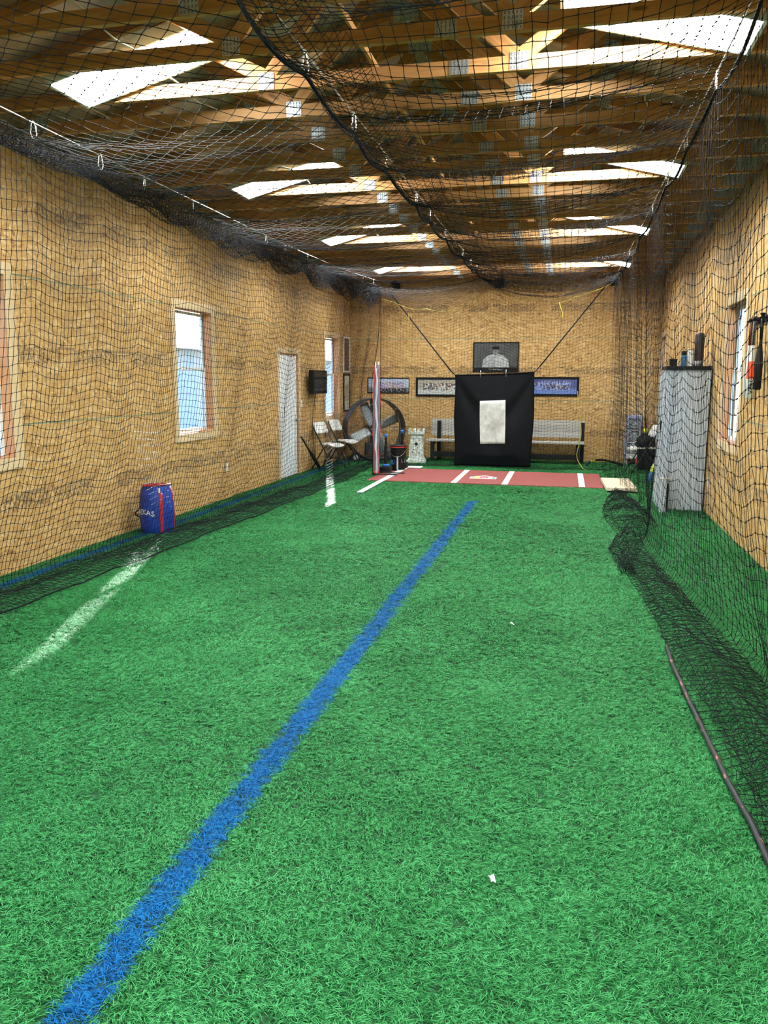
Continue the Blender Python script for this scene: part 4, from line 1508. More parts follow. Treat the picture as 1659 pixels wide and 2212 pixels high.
# ------------------------------------------------------------------ folding chairs
def folding_chair(label, loc, rz):
    """local frame: sitter faces +X, origin on the floor under the seat"""
    t = thing('folding_chair', label, 'chair', loc, rz, 'white folding chairs')
    for s_ in (-1, 1):
        yl = 0.205 * s_
        MB().tube(catmull([(0.245, yl, 0.012), (0.02, yl, 0.40), (-0.165, yl, 0.72), (-0.205, yl, 0.83)], 5), 0.012, 7).obj('leg', BRONZE, t, smooth=True)
        yr = 0.18 * s_
        MB().tube([(-0.24, yr, 0.012), (-0.02, yr, 0.36), (0.045, yr, 0.425)], 0.012, 7).obj('leg', BRONZE, t, smooth=True)
    MB().tube([(0.205, -0.205, 0.08), (0.205, 0.205, 0.08)], 0.008, 6).obj('crossbar', BRONZE, t, smooth=True)
    MB().tube([(-0.18, -0.18, 0.115), (-0.18, 0.18, 0.115)], 0.008, 6).obj('crossbar', BRONZE, t, smooth=True)
    g = []
    for i in range(9):
        x = -0.17 + 0.40 * i / 8
        wv_ = 0.175 + 0.02 * (i / 8)
        g.append([(x, -wv_ + 2 * wv_ * j / 8, 0.455 - 0.018 * math.sin(math.pi * j / 8) + (0.006 if i < 7 else -0.012 * (i - 6))) for j in range(9)])
    MB().grid(g).obj('seat', WPLASTIC, t, smooth=True, solid=0.02)
    g = []
    for i in range(7):
        f_ = i / 6
        z = 0.645 + 0.20 * f_
        x = -0.120 - 0.085 * f_
        hw_ = 0.20 - (0.03 if i == 6 else 0.0)
        g.append([(x - 0.018 * math.sin(math.pi * j / 8) - 0.0, -hw_ + 2 * hw_ * j / 8, z) for j in range(9)])
    MB().grid(g).obj('backrest', WPLASTIC, t, smooth=True, solid=0.018)
    return t


folding_chair('white folding chair by the left wall, nearest the door', (-4.14, 13.62, 0.0), math.radians(-14))
folding_chair('white folding chair by the left wall, beside the fan', (-4.12, 14.52, 0.0), math.radians(-12))
folding_chair('white folding chair by the right wall with a dark bag on it', (1.36, 14.45, 0.0), math.radians(190))


# ------------------------------------------------------------------ bats
def bat(label, tip, top, L, barrel, grip, r=0.033, mid=None, group=None, extra=None):
    """tip: centre of the barrel end, top: towards the knob"""
    tip, top = Vector(tip), Vector(top)
    q = (top - tip).normalized().to_track_quat('Z', 'Y')
    t = thing('baseball_bat', label, 'bat', tip, group=group)
    t.rotation_euler = q.to_euler()
    MB().lathe([(0.004, 0.0), (r * 0.75, 0.002), (r, 0.014), (r, L * 0.36), (r * 0.82, L * 0.46), (r * 0.5, L * 0.58), (0.0135, L * 0.66)], 16).obj('barrel', barrel, t, smooth=True)
    MB().lathe([(0.0145, L * 0.655), (0.014, L * 0.97)], 14).obj('grip', grip, t, smooth=True)
    MB().lathe([(0.012, L * 0.965), (0.024, L * 0.978), (0.025, L * 0.992), (0.014, L)], 14).obj('knob', grip if extra is None else extra, t, smooth=True)
    if mid:
        MB().lathe([(r + 0.0006, L * 0.25), (r + 0.0006, L * 0.36), (r * 0.82 + 0.0006, L * 0.46)], 16, cap=False).obj('printed_band', mid, t, smooth=True)
    return t


BATW = mat('white_bat_paint', (0.62, 0.64, 0.62), 0.3, var=0.05)
BATK = mat('black_bat_paint', (0.005, 0.0055, 0.0065), 0.4, var=0.2, spec=0.3)
MAROON = mat('maroon_grip', (0.12, 0.015, 0.022), 0.6, var=0.25, scale=80)
CAMO = mat('black_white_grip', (0.10, 0.10, 0.11), 0.6, var=0.95, scale=55)
ORANGE = mat('orange_flame_print', (0.75, 0.08, 0.02), 0.35, var=0.2, scale=30)
xw_ = XR - 0.055
b1 = bat('white bat with maroon grip hanging on the right wall next to the window', (xw_, 8.20, 1.47), (xw_, 8.20, 2.3), 0.72, BATW, MAROON)
b2 = bat('white bat with orange flame and speckled grip hanging on the right wall', (xw_, 8.05, 1.44), (xw_, 8.05, 2.3), 0.76, BATW, CAMO, 0.038, ORANGE)
b3 = bat('all black bat hanging at the right end of the wall rack', (xw_, 7.76, 1.53), (xw_, 7.76, 2.3), 0.68, BATK, BATK)
text_mesh('barrel_lettering', 'VELO', 0.07, BATK, b2, Matrix.Translation((0, 0, 0)) @ Matrix(((0, 1, 0, 0.0), (0, 0, 1, 0.0395), (1, 0, 0, 0.13), (0, 0, 0, 1))), 0.0004)
t = thing('bat_rack', 'black bat hanger rail on the right wall above the bats', 'rack', (XR - 0.004, 7.98, 2.165))
MB().box(-0.016, 0, -0.36, 0.30, -0.03, 0.03).obj('rail', BLACK, t, bev=0.002)
for yy in (-0.26, -0.185, 0.035, 0.105, 0.185, 0.255):
    MB().box(-0.085, -0.016, yy - 0.008, yy + 0.008, -0.012, 0.006).obj('peg', BLACK, t, bev=0.001)
MB().box(-0.03, -0.0165, 0.24, 0.30, -0.028, 0.02).obj('end_cap', mat('lime_cap', (0.45, 0.65, 0.05), 0.5), t)

bat('black bat leaning on the wall beside the white door', (-4.20, 13.30, 0.05), (-4.385, 12.72, 0.70), 0.85, BATK, BATK, extra=mat('tan_tape', (0.5, 0.36, 0.16), 0.6))
bat('red bat leaning in the far right corner', (1.36, 15.55, 0.05), (1.60, 15.98, 1.18), 0.84, mat('red_bat_paint', (0.50, 0.05, 0.03), 0.35), mat('red_bat_grip', (0.42, 0.06, 0.04), 0.5))
bb = bat('blue and lime bat leaning by the right-hand folding chair', (1.32, 12.95, 0.035), (1.56, 13.38, 0.66), 0.72, mat('blue_bat_paint', (0.01, 0.16, 0.46), 0.35),
         mat('dark_red_grip', (0.16, 0.015, 0.02), 0.6), 0.033, mat('lime_band', (0.55, 0.75, 0.05), 0.4))

# ------------------------------------------------------------------ ball, bag, drawers by the right wall
BAGM = mat('black_nylon', (0.006, 0.0065, 0.007), 0.8, spec=0.2, var=0.4, scale=18, bump=0.5, bscale=12)
t = thing('equipment_bag', 'black nylon equipment bag slumped on the right folding chair', 'bag', (1.36, 14.42, 0.47))
g = []
for i in range(13):
    v = i / 12
    r_ = 0.16 * (math.sin(math.pi * min(1, v * 0.9 + 0.12)) ** 0.5)
    g.append([(r_ * math.cos(a) * (1 + 0.12 * math.sin(3 * a + 2 * v)) * 0.95, r_ * math.sin(a) * (1.1 + 0.1 * math.sin(2 * a)), 0.21 * v - 0.0 + 0.015 * math.sin(4 * a)) for a in np.linspace(0, 2 * math.pi, 21)])
MB().grid(g).obj('body', BAGM, t, smooth=True)
MB().tube(catmull([(-0.13, -0.05, 0.10), (-0.19, -0.02, 0.06), (-0.16, 0.06, 0.02)], 5), 0.008, 6).obj('strap', mat('white_strap', (0.6, 0.6, 0.6), 0.6), t, smooth=True)
t = thing('bat_backpack', 'tall black backpack standing behind the right folding chair', 'bag', (1.46, 14.95, 0))
frustum(MB(), 0.14, 0.15, 0, 0.45, 0.11, 0.12).obj('body', BAGM, t, bev=0.03)
frustum(MB(), 0.148, 0.11, 0.445, 0.675, 0.118, 0.08).obj('top', BAGM, t, bev=0.03)
frustum(MB(), 0.10, 0.10, 0.06, 0.28, 0.02, 0.02).obj('pocket', BAGM, t, bev=0.01).location = (0, -0.13, 0)
t = thing('softball', 'yellow softball resting on top of the black backpack', 'ball', (1.43, 14.93, 0.675))
MB().lathe([(0.002, 0)] + [(0.048 * math.sin(a), 0.048 - 0.048 * math.cos(a)) for a in np.linspace(0.2, 2.94, 13)] + [(0.002, 0.096)], 18).obj('cover', mat('optic_yellow', (0.60, 0.72, 0.03), 0.5), t, smooth=True)
MB().tube([(0.0465 * math.cos(a), 0.0465 * math.sin(a) * 0.8, 0.048 + 0.022 * math.sin(2 * a)) for a in np.linspace(0, 2 * math.pi, 25)[:-1]], 0.002, 4, True).obj('seam', RED, t, smooth=True)

LAV = mat('lavender_white_plastic', (0.42, 0.45, 0.62), 0.4, var=0.1)
CLEAR = mat('smoky_clear_drawer', (0.30, 0.34, 0.36), 0.25, var=0.8, scale=16)
t = thing('drawer_tower', 'slim pale lavender drawer tower in the far right corner', 'drawers', (1.29, 15.98, 0), 0.0)
for sx in (-1, 1):
    MB().box(sx * 0.125 - 0.012, sx * 0.125 + 0.012, -0.14, 0.16, 0.12, 0.95).obj('side_panel', LAV, t, bev=0.003)
MB().box(-0.137, 0.137, -0.14, 0.16, 0.93, 0.955).obj('top_panel', LAV, t, bev=0.003)
MB().box(-0.137, 0.137, -0.14, 0.16, 0.12, 0.22).obj('bottom_panel', WPLASTIC, t, bev=0.02)
for z in (0.235, 0.47, 0.705):
    dr = MB().box(-0.108, 0.108, -0.13, 0.15, z, z + 0.20).obj('drawer', CLEAR, t, bev=0.006)
    MB().box(-0.11, 0.11, -0.148, -0.131, z + 0.195, z + 0.22).obj('drawer_lip', LAV, dr)
for sx in (-1, 1):
    for y in (-0.10, 0.12):
        MB().cyl((sx * 0.10, y, 0), (sx * 0.10, y, 0.12), 0.02, n=10).obj('foot', WPLASTIC, t)

# wooden pitching plank in the turf by the net
t = thing('plank_step', 'pale wooden plank step on the turf right of the red mat', 'plank', (0.78, 12.33, 0), 0.03)
MB().box(-0.17, 0.26, -0.60, 0.60, 0.035, 0.085).obj('board', mat('pale_plywood', (0.60, 0.50, 0.36), 0.7, var=0.1), t, bev=0.004)
for y in (-0.5, 0.5):
    MB().box(-0.15, 0.24, y - 0.03, y + 0.03, 0, 0.035).obj('batten', BLKWOOD, t)

# ------------------------------------------------------------------ tall grey cabinet and the things on it
CABM = mat('light_grey_enamel', (0.50, 0.54, 0.60), 0.4, 0.1, var=0.05, scale=3)
t = thing('metal_cabinet', 'tall light grey metal cabinet against the right wall', 'cabinet', (1.45, 10.62, 0))
MB().box(-0.25, 0.265, -0.27, 0.30, 0.0, 1.74).obj('body', CABM, t, bev=0.004)
d_ = MB().box(-0.268, -0.252, -0.262, 0.295, 0.46, 1.72).obj('door', CABM, t, bev=0.003)
MB().box(-0.285, -0.268, -0.20, -0.18, 1.0, 1.12).obj('handle', BLKMETAL, d_, bev=0.002)
MB().box(-0.268, -0.252, -0.262, 0.295, 0.04, 0.44).obj('door', CABM, t, bev=0.003)
MB().box(-0.20, 0.22, -0.2755, -0.27, 0.72, 0.7235).box(-0.20, 0.22, -0.2755, -0.27, 1.40, 1.4035).obj('seam', mat('seam_grey', (0.25, 0.28, 0.32), 0.5), t)
t = thing('serving_tray', 'flat black tray lying on top of the grey cabinet', 'tray', (1.43, 10.60, 1.742))
MB().box(-0.22, 0.28, -0.27, 0.27, 0, 0.012).obj('base', BLACK, t)
for q in ((-0.22, 0.28, -0.285, -0.27), (-0.22, 0.28, 0.27, 0.285), (-0.235, -0.22, -0.285, 0.285), (0.265, 0.28, -0.27, 0.27)):
    MB().box(*q, 0, 0.045).obj('rim', BLACK, t, bev=0.002)
ZT = 1.7545
t = thing('storage_bin', 'small open black bin on the front corner of the grey cabinet', 'bin', (1.27, 10.42, ZT))
frustum(MB(), 0.038, 0.045, 0, 0.115).obj('body', BLACK, t, bev=0.004)
MB().tube([(-0.046, -0.046, 0.115), (0.046, -0.046, 0.115), (0.046, 0.046, 0.115), (-0.046, 0.046, 0.115)], 0.004, 6, True).obj('rim', BLACK, t)
t = thing('water_bottle', 'blue water bottle with dark lid on the grey cabinet', 'bottle', (1.40, 10.46, ZT))
MB().lathe([(0.032, 0), (0.035, 0.01), (0.035, 0.15), (0.026, 0.17)], 16).obj('body', mat('blue_bottle', (0.02, 0.16, 0.34), 0.3, var=0.3), t, smooth=True)
MB().lathe([(0.030, 0.168), (0.030, 0.215), (0.020, 0.22)], 16).obj('lid', BLACK, t, smooth=True)
t = thing('canister', 'white canister between the blue bottle and dark cylinder on the cabinet', 'canister', (1.475, 10.46, ZT))
MB().lathe([(0.030, 0), (0.032, 0.008), (0.032, 0.225), (0.028, 0.235)], 16).obj('body', WPLASTIC, t, smooth=True)
MB().lathe([(0.033, 0.225), (0.033, 0.25), (0.01, 0.254)], 16).obj('lid', mat('tan_lid', (0.42, 0.30, 0.18), 0.5), t, smooth=True)
t = thing('bat_tube', 'tall dark cylinder standing on the grey cabinet', 'tube', (1.575, 10.50, ZT))
MB().lathe([(0.055, 0), (0.057, 0.01), (0.057, 0.40), (0.050, 0.43), (0.03, 0.435)], 20).obj('body', mat('dark_purple_tube', (0.028, 0.016, 0.02), 0.35, var=0.3), t, smooth=True)
MB().lathe([(0.0585, 0.06), (0.0585, 0.10)], 20, cap=False).obj('label_band', mat('grey_label', (0.3, 0.3, 0.32), 0.5), t, smooth=True)
t = thing('spray_bottle', 'small clear spray bottle with white trigger in front of dark cylinder', 'bottle', (1.545, 10.395, ZT))
MB().lathe([(0.022, 0), (0.024, 0.006), (0.024, 0.05), (0.010, 0.07)], 14).obj('body', CLEAR, t, smooth=True)
MB().box(-0.022, 0.012, -0.008, 0.008, 0.07, 0.09).obj('trigger', WPLASTIC, t, bev=0.002)
t = thing('cardboard_carton', 'small white carton with dark gap leaning at the foot of the cabinet', 'carton', (1.26, 10.18, 0))
MB().box(-0.075, -0.005, -0.07, 0.07, 0, 0.40).obj('side', CABM, t, bev=0.003)
MB().box(-0.005, 0.02, -0.05, 0.07, 0, 0.36).obj('shaded_gap', BLACK, t)  # black slab standing in for the shade in the gap
MB().box(-0.08, 0.06, -0.06, 0.07, 0.40, 0.425).obj('top', mat('kraft_top', (0.42, 0.40, 0.34), 0.7), t)

# ------------------------------------------------------------------ ball bag with lettering
BAGBLUE = mat('royal_blue_nylon', (0.008, 0.045, 0.36), 0.5, var=0.2, scale=8, bump=0.35, bscale=9)
t = thing('ball_bag', 'royal blue barrel-shaped ball bag with red piping by the left wall', 'bag', (-4.15, 7.45, 0))
prof = [(0.150, 0.0), (0.165, 0.015), (0.176, 0.09), (0.180, 0.20), (0.178, 0.30), (0.168, 0.40), (0.150, 0.475), (0.140, 0.505)]
MB().lathe(prof, 32, cap=False).obj('body', BAGBLUE, t, smooth=True)
MB().lathe([(0.150, 0.002), (0.001, 0.004)], 32, cap=False).obj('base', BLACK, t)
MB().lathe([(0.139, 0.50), (0.135, 0.40), (0.02, 0.385)], 32, cap=False).obj('lining', BLACK, t, smooth=True)


def rad_at(z):
    return float(np.interp(z, [p[1] for p in prof], [p[0] for p in prof]))


MB().tube([(0.141 * math.cos(a), 0.141 * math.sin(a), 0.505 + 0.012 * math.sin(a + 2)) for a in np.linspace(0, 2 * math.pi, 33)[:-1]], 0.0065, 6, True).obj('rim_piping', RED, t, smooth=True)


def bag_strip(a0, w, z0, z1, material, name, off=0.002, steps=14):
    g = []
    for i in range(steps + 1):
        z = z0 + (z1 - z0) * i / steps
        r_ = rad_at(z) + off
        g.append([(r_ * math.cos(a0 + w * (j / 4 - 0.5) / r_), r_ * math.sin(a0 + w * (j / 4 - 0.5) / r_), z) for j in range(5)])
    return MB().grid(g).obj(name, material, t, smooth=True, solid=0.002)


view = math.atan2(-7.45, 4.135)
REDW = mat('crimson_webbing', (0.50, 0.02, 0.035), 0.55, var=0.15)
bag_strip(view + 0.24, 0.038, 0.005, 0.44, REDW, 'red_strap')
bag_strip(view + 1.22, 0.03, 0.01, 0.49, REDW, 'red_strap')
bag_strip(view - 1.45, 0.02, 0.01, 0.49, REDW, 'red_strap')
bag_strip(view + 0.16, 0.022, 0.44, 0.485, mat('pale_buckle', (0.62, 0.66, 0.72), 0.4), 'buckle', 0.005, 3)
hx = view - 1.6
MB().tube(catmull([((rad_at(z) + d__) * math.cos(hx), (rad_at(z) + d__) * math.sin(hx), z) for z, d__ in ((0.17, 0.0), (0.19, 0.035), (0.225, 0.035), (0.245, 0.0))], 5), 0.008, 6).obj('side_handle', BLACK, t, smooth=True)
# lettering bent round the bag
cu = bpy.data.curves.new('lettering', 'FONT')
cu.body = 'TEXAS'
cu.size = 0.075
cu.extrude = 0.001
cu.align_x = 'CENTER'
cu.space_character = 1.12
cu.offset = 0.0012
to = bpy.data.objects.new('lettering', cu)
COL.objects.link(to)
me = bpy.data.meshes.new_from_object(to.evaluated_get(bpy.context.evaluated_depsgraph_get()))
bpy.data.objects.remove(to)
bpy.data.curves.remove(cu)
for v in me.vertices:
    s_ = v.co.x
    z = 0.205 + v.co.y - 0.8 * s_ * s_ * 0 + 0.010 * math.cos(s_ * 22)
    r_ = rad_at(z) + 0.0035 + v.co.z
    a = view - 0.82 + s_ / 0.18
    v.co = (r_ * math.cos(a), r_ * math.sin(a), z)
me.materials.clear()
me.materials.append(mat('white_print', (0.78, 0.78, 0.76), 0.6, var=0.03))
put('lettering', me, t)

# ------------------------------------------------------------------ portable hitting screen seen edge on, tees, bucket
t = thing('hitting_screen', 'narrow red-edged grey hitting screen standing edge-on at the mat', 'screen', (-3.05, 12.80, 0))
GREYMESH = mat('grey_mesh_fabric', (0.14, 0.14, 0.18), 0.7, var=0.2, scale=20)
SILV = mat('silver_lining', (0.46, 0.49, 0.56), 0.55, var=0.12, scale=10)
rz_ = 0.0
for nm, x0_, x1_, yy, mt in (('mesh_panel', -0.052, 0.052, 0.0, GREYMESH),):
    g = []
    for i in range(41):
        z = 0.06 + 1.78 * i / 40
        w_ = 0.050 * (0.42 + 0.58 * math.sin(math.pi * min(1.0, 0.12 + 0.80 * (1 - i / 40))) ** 0.6) + 0.006 * math.sin(i * 0.5)
        g.append([(-w_ + 2 * w_ * j / 6, 0.02 * math.sin(j), z) for j in range(7)])
    MB().grid(g).obj(nm, mt, t, smooth=True, solid=0.02)
g = []
for i in range(41):
    z = 0.05 + 1.74 * i / 40
    c_ = 0.010 * math.sin(i * 0.42) + 0.004 * math.sin(i * 1.1)
    w_ = 0.013 + 0.009 * math.sin(i * 0.31 + 1) ** 2
    g.append([(c_ - w_ + 2 * w_ * j / 4, -0.018 - 0.014 * math.sin(math.pi * j / 4), z) for j in range(5)])
MB().grid(g).obj('silver_fold', SILV, t, smooth=True, solid=0.006)
for s_ in (-1, 1):
    pts = []
    for i in range(41):
        z = 0.04 + 1.80 * i / 40
        w_ = 0.050 * (0.42 + 0.58 * math.sin(math.pi * min(1.0, 0.12 + 0.80 * (1 - i / 40))) ** 0.6) + 0.006 * math.sin(i * 0.5)
        pts.append((s_ * (w_ + 0.003), -0.014 + 0.004 * math.sin(i * 0.8), z))
    MB().tube(pts, 0.009, 6).obj('red_border', RED, t, smooth=True)
for x in (-0.022, 0.028):
    MB().cyl((x, 0, 1.80), (x, 0, 1.895), 0.008, n=8).obj('pole_tip', WPLASTIC, t)
MB().box(-0.04, 0.045, -0.03, 0.0, 0.035, 0.085).obj('corner_patch', RED, t, bev=0.006)
fr = MB().tube([(-0.065, -0.03, 0.045), (0.36, -0.03, 0.045)], 0.011, 6).tube([(-0.065, 0.22, 0.045), (0.44, 0.22, 0.045)], 0.011, 6).tube([(-0.065, -0.03, 0.045), (-0.065, 0.22, 0.045)], 0.011, 6)
fr.obj('base_frame', BLKMETAL, t, smooth=True)
MB().tube([(-0.065, 0.0, 0.045), (-0.062, 0.0, 1.1)], 0.007, 6).obj('upright', BLKMETAL, t, smooth=True)

TEEBLUE = mat('blue_rubber', (0.01, 0.13, 0.52), 0.5, var=0.1)


def tee(label, loc, h, blue_collar):
    t = thing('batting_tee', label, 'batting tee', loc, group='batting tees')
    frustum(MB(), 0.10, 0.095, 0, 0.10, 0.10, 0.095).obj('base', BLACK, t, bev=0.012)
    if blue_collar:
        MB().lathe([(0.062, 0.10), (0.062, 0.135), (0.05, 0.14)], 18).obj('collar', TEEBLUE, t, smooth=True)
    MB().cyl((0, 0, 0.10), (0, 0, h * 0.68), 0.030, n=16).obj('lower_stem', BLACK, t)
    MB().cyl((0, 0, h * 0.62), (0, 0, h - 0.05), 0.020, n=16).obj('upper_stem', BLACK, t)
    MB().lathe([(0.020, h - 0.06), (0.030, h - 0.045), (0.034, h - 0.02), (0.026, h)], 16).obj('cup', TEEBLUE, t, smooth=True)
    return t


tee('black batting tee with blue collar and cup beside the screen', (-3.00, 13.28, 0.0232), 0.66, True)
tee('black batting tee with blue cup standing behind the bucket', (-2.85, 13.95, 0.0345), 0.68, False)
t = thing('ball_bucket', 'black ball bucket with red lid trim and round blue logo', 'bucket', (-2.86, 13.66, 0.0345))
MB().lathe([(0.120, 0), (0.124, 0.01), (0.140, 0.33), (0.147, 0.332), (0.147, 0.345), (0.141, 0.347), (0.142, 0.375), (0.149, 0.378), (0.149, 0.392), (0.143, 0.394)], 28).obj('body', BLACK, t, smooth=False)
MB().lathe([(0.151, 0.394), (0.153, 0.412)], 28, cap=False).obj('lid_trim', RED, t, smooth=True)
MB().lathe([(0.153, 0.410), (0.150, 0.432), (0.02, 0.436)], 28).obj('lid', BLACK, t, smooth=True)
MB().tube(catmull([(-0.148, 0, 0.36), (-0.10, -0.115, 0.27), (0.0, -0.152, 0.235), (0.10, -0.115, 0.27), (0.148, 0, 0.36)], 6), 0.003, 5).obj('bail_handle', STEEL, t, smooth=True)


def on_bucket(a, z, rad, material, name, sx=1.0, n=20, off=0.0):
    r_ = 0.124 + (0.140 - 0.124) * z / 0.33 + 0.0012 + off
    V = []
    for k in range(n):
        q = 2 * math.pi * k / n + (math.pi / 4 if n == 4 else 0)
        aa = a + rad * math.cos(q) * sx / r_
        V.append((r_ * math.cos(aa), r_ * math.sin(aa), z + rad * math.sin(q)))
    return MB().add(V, [tuple(range(n))]).obj(name, material, t, solid=0.001)


vb = math.atan2(-13.66, 2.86)
on_bucket(vb - 0.95, 0.15, 0.062, TEEBLUE, 'blue_logo')
on_bucket(vb - 0.92, 0.15, 0.026, mat('pale_logo', (0.30, 0.40, 0.62), 0.5), 'logo_mark', 0.5, off=0.001)
on_bucket(vb + 0.80, 0.17, 0.060, mat('grey_logo', (0.36, 0.35, 0.36), 0.5), 'diamond_logo', 1.0, 4)
on_bucket(vb + 0.80, 0.17, 0.036, BLACK, 'diamond_inner', 1.0, 4, off=0.001)
bag_w = 0.03
g = [[((0.1262 + 0.0158 * z / 0.33) * math.cos(vb - 0.10 + q), (0.1262 + 0.0158 * z / 0.33) * math.sin(vb - 0.10 + q), z) for q in (-0.10, 0, 0.10)] for z in (0.0, 0.12, 0.24)]
MB().grid(g).obj('white_stripe', mat('pale_stripe', (0.45, 0.45, 0.44), 0.5), t, solid=0.001)
t = thing('rubber_throwdown', 'small pale rubber pad under the second batting tee', 'pad', (-2.68, 14.10, 0.0))
MB().box(-0.10, 0.16, -0.10, 0.16, 0.024, 0.036).obj('pad', LINEW, t, bev=0.003)

# ------------------------------------------------------------------ television and its cord
t = thing('television', 'small black television on a wall arm left of the far window', 'television', (-4.30, 13.56, 1.56), math.radians(-6))
MB().box(-0.055, 0.045, -0.30, 0.30, -0.205, 0.205).obj('housing', BLACK, t, bev=0.012)
MB().box(0.0451, 0.047, -0.265, 0.265, -0.155, 0.175).obj('screen', mat('dark_screen', (0.012, 0.012, 0.014), 0.08, var=0.1), t)
MB().box(-0.13, -0.055, -0.05, 0.05, -0.06, 0.06).obj('wall_arm', BLKMETAL, t)
tag(MB().tube(catmull([(-4.36, 13.60, 1.36), (-4.415, 13.62, 1.1), (-4.42, 13.58, 0.8), (-4.42, 13.6, 0.42)], 6), 0.004, 5).obj('power_cord', BLACK, smooth=True),
    'thin black cord hanging down the wall below the television', 'cord')


# ------------------------------------------------------------------ pictures
def picture(label, kind, u0, u1, v0, v1, fw, fmat, pmat, cat='picture', mat_w=0.0, group=None):
    F = frame(kind, (u0 + u1) / 2, (v0 + v1) / 2, 0.001)
    t = thing('framed_picture', label, cat, F.to_translation(), group=group)
    t.rotation_euler = F.to_euler()
    w, h = abs(u1 - u0) / 2, abs(v1 - v0) / 2
    for q in ((-w, w, h - fw, h), (-w, w, -h, -h + fw), (-w, -w + fw, -h + fw, h - fw), (w - fw, w, -h + fw, h - fw)):
        MB().box(*q, 0, 0.02).obj('frame_rail', fmat, t, bev=0.002)
    iw, ih = w - fw, h - fw
    # print stands upright in its own local x,z so that Generated z runs up
    o = MB().box(-iw, iw, -0.006, 0, -ih, ih).obj('print', pmat, t)
    o.matrix_local = Matrix.Translation((0, 0, 0.004)) @ Matrix.Rotation(-math.pi / 2, 4, 'X') @ Matrix.Rotation(math.pi, 4, 'Z') @ Matrix.Rotation(math.pi, 4, 'Y') if False else \
        Matrix(((1, 0, 0, 0), (0, 0, 1, 0), (0, -1, 0, 0.004), (0, 0, 0, 1)))
    return t


BFR = mat('black_frame', (0.0035, 0.0035, 0.004), 0.5, var=0.2, spec=0.2)
WFR = mat('white_frame', (0.72, 0.74, 0.78), 0.4, var=0.04)
pr1 = make_team_print('team_print_pale', (0.42, 0.50, 0.62), (0.16, 0.17, 0.18), (0.20, 0.16, 0.40), (0.55, 0.38, 0.42))
pr2 = make_team_print('team_print_dark', (0.36, 0.33, 0.28), (0.48, 0.50, 0.48), (0.03, 0.03, 0.035), (0.55, 0.55, 0.55))
pr3 = make_team_print('team_print_blue', (0.07, 0.08, 0.26), (0.12, 0.20, 0.52), (0.25, 0.35, 0.65), (0.04, 0.05, 0.10))
p1 = picture('long black-framed team photo with dark lettering, behind the hitting screen', 'B', -4.06, -3.16, 1.33, 1.65, 0.02, BFR, pr1)
text_mesh('lettering', 'TEXAS BLAZE', 0.108, BLACK, p1, Matrix.Translation((0.06, -0.10, 0.0112)), 0.0004, 0.0035)
p2 = picture('long black-framed team photo just left of the backdrop', 'B', -3.03, -1.98, 1.27, 1.66, 0.045, BFR, pr2)
p3 = picture('long black-framed blue team photo right of the backdrop', 'B', -0.86, 0.245, 1.30, 1.68, 0.045, BFR, pr3)
text_mesh('lettering', 'LADY HILL BSG', 0.095, mat('pale_blue_print', (0.35, 0.45, 0.72), 0.4), p3, Matrix.Translation((0.08, 0.075, 0.0112)), 0.0004)
# black and white poster: a plain stand-in, a ball player's bust in soft greys
pgrey = mat('grey_poster_print', (0.055, 0.058, 0.062), 0.35, var=0.35, scale=5)
p4 = picture('black-framed black and white sports poster above the backdrop', 'B', -1.865, -0.95, 1.77, 2.36, 0.02, BFR, pgrey, 'poster')
G1 = mat('poster_light_grey', (0.33, 0.34, 0.35), 0.35, var=0.35, scale=14)
G2 = mat('poster_mid_grey', (0.14, 0.145, 0.15), 0.35, var=0.35, scale=14)


def flat(pts, material, name, z=0.0116, parent=p4):
    k = len(pts)
    return MB().add([(a, b, z + dz) for dz in (-0.0006, 0.0) for a, b in pts],
                    [tuple(range(k - 1, -1, -1)), tuple(range(k, 2 * k))] + [(i, (i + 1) % k, k + (i + 1) % k, k + i) for i in range(k)]).obj(name, material, parent)


flat([(-0.27, -0.20), (0.27, -0.20), (0.25, -0.05), (0.16, 0.03), (0.05, 0.06), (-0.05, 0.06), (-0.16, 0.03), (-0.25, -0.05)], G1, 'printed_shoulders')
flat([(0.060 * math.cos(a), 0.115 + 0.078 * math.sin(a)) for a in np.linspace(0, 2 * math.pi, 21)[:-1]], G2, 'printed_head', 0.0124)
flat([(-0.075, 0.15), (0.075, 0.15), (0.06, 0.21), (-0.06, 0.21)], BLACK, 'printed_cap', 0.0132)
text_mesh('caption', 'The Ball Player', 0.045, G1, p4, Matrix.Translation((0.0, -0.245, 0.0122)), 0.0003)
flat([(-0.43, -0.275), (0.43, -0.275), (0.43, -0.205), (-0.43, -0.205)], BLACK, 'caption_strip', 0.0112)
brn = mat('brown_jersey_print', (0.10, 0.055, 0.05), 0.4, var=0.4, scale=9)
pal = make_team_print('roster_print', (0.55, 0.54, 0.50), (0.50, 0.50, 0.46), (0.12, 0.10, 0.08), (0.30, 0.26, 0.2))
picture('white-framed dark brown print on the left wall above a black frame', 'L', 15.66, 16.14, 1.75, 2.47, 0.035, WFR, brn)
picture('black-framed pale roster print on the left wall under a white frame', 'L', 15.66, 16.14, 0.95, 1.725, 0.04, BFR, pal)

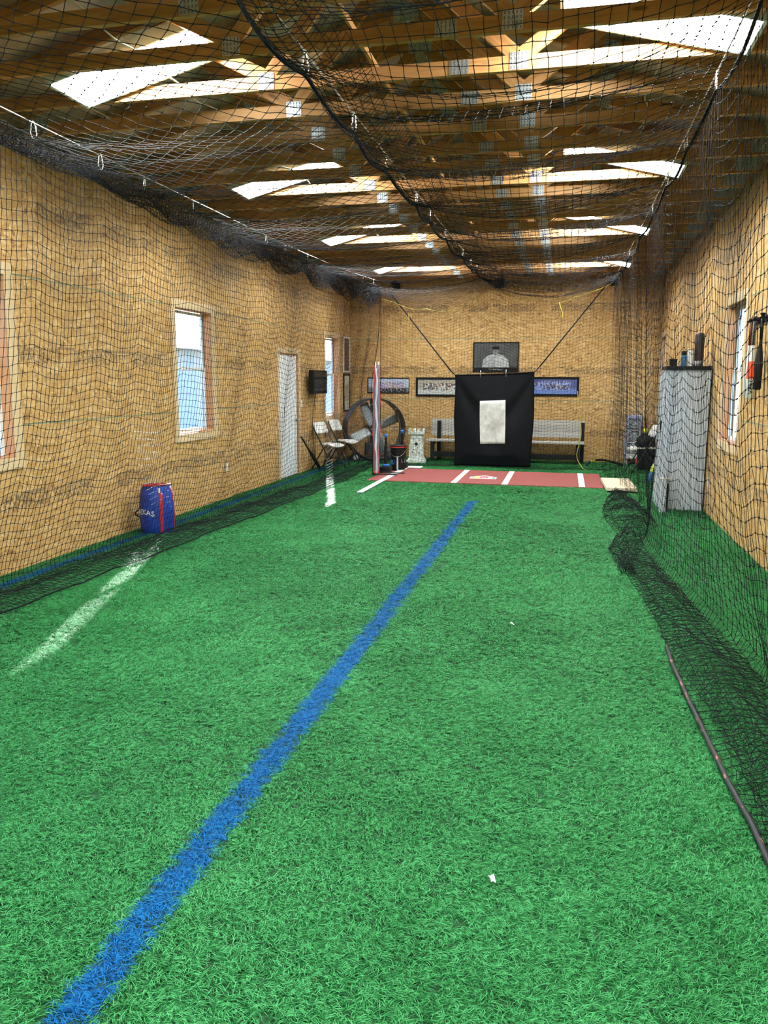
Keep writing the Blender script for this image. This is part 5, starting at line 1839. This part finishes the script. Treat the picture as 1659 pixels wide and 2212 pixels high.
# ------------------------------------------------------------------ electrical plates
def plate(name, label, kind, u, v, h=0.115, w=0.07, slots=2):
    F = frame(kind, u, v, 0.0)
    t = thing(name, label, 'outlet' if slots else 'thermostat', F.to_translation())
    t.rotation_euler = F.to_euler()
    MB().box(-w / 2, w / 2, -h / 2, h / 2, 0, 0.006).obj('plate', WPLASTIC, t, bev=0.002)
    for s_ in range(slots):
        MB().box(-0.017, 0.017, -0.038 + 0.045 * s_, -0.007 + 0.045 * s_, 0.006, 0.009).obj('socket', WPLASTIC, t, bev=0.002)
    if not slots:
        MB().box(-0.02, 0.02, 0.0, 0.035, 0.006, 0.008).obj('display', CABM, t)


plate('wall_outlet', 'white outlet low on the left wall past the first window', 'L', 9.88, 0.43)
plate('thermostat', 'white plate on the left wall beside the door', 'L', 13.03, 1.19, 0.12, 0.075, 0)
plate('wall_outlet', 'white outlet low on the right wall beside the cabinet', 'R', 10.14, 0.40)

# ------------------------------------------------------------------ ropes and small things on the floor
tag(MB().tube(catmull([(0.20, 14.93, 1.42), (0.26, 14.90, 1.0), (0.30, 14.88, 0.62), (0.24, 14.85, 0.25), (0.34, 14.72, 0.05), (0.40, 14.5, 0.035)], 8), 0.0065, 6).obj('yellow_rope', YELLOW, smooth=True),
    'yellow rope hanging down the back net to the right of the backdrop', 'rope')
tag(MB().tube(catmull([(-2.95, 14.95, 2.85), (-2.93, 14.93, 1.8), (-2.90, 14.92, 0.9), (-2.84, 14.85, 0.06), (-2.75, 14.7, 0.035)], 8), 0.004, 6).obj('yellow_rope', YELLOW, smooth=True),
    'yellow rope hanging down the back net to the left of the backdrop', 'rope')
tag(MB().tube(catmull([(-0.19, 14.97, 3.0), (-0.16, 14.95, 2.9), (-0.12, 14.95, 2.8), (-0.13, 14.95, 2.72)], 5), 0.007, 6).obj('yellow_rope', YELLOW, smooth=True),
    'short loose yellow rope end high on the back net', 'rope')
t = thing('garden_hose', 'black hose lying in a low arch at the right end of the back net', 'hose')
MB().tube(catmull([(0.42, 15.05, 0.05), (0.52, 15.12, 0.13), (0.72, 15.2, 0.15), (0.95, 15.22, 0.10), (1.08, 15.25, 0.06), (1.0, 15.4, 0.05)], 8), 0.020, 8).obj('tube', BLACK, t, smooth=True)
MB().tube([(0.50, 15.11, 0.122), (0.58, 15.145, 0.143)], 0.022, 8).obj('yellow_sleeve', YELLOW, t, smooth=True)
PAPER = mat('white_paper', (0.80, 0.80, 0.78), 0.7, var=0.03)
for (px_, py_, s_, rz_, lab) in ((-0.165, 2.31, 0.022, 0.5, 'tiny white paper scrap on the turf nearest the camera'), (-0.28, 5.03, 0.026, 1.1, 'tiny pale paper scrap on the turf farther up the cage')):
    g = [[((i / 3 - 0.5) * s_ * 0.8, (j / 3 - 0.5) * s_ * 1.2, 0.004 * math.sin(i * 1.7 + j)) for j in range(4)] for i in range(4)]
    o = MB().grid(g).obj('paper_scrap', PAPER, smooth=False, solid=0.0012)
    o.location = (px_, py_, 0.030)
    o.rotation_euler = (0.25, 0.15, rz_)
    tag(o, lab, 'paper')
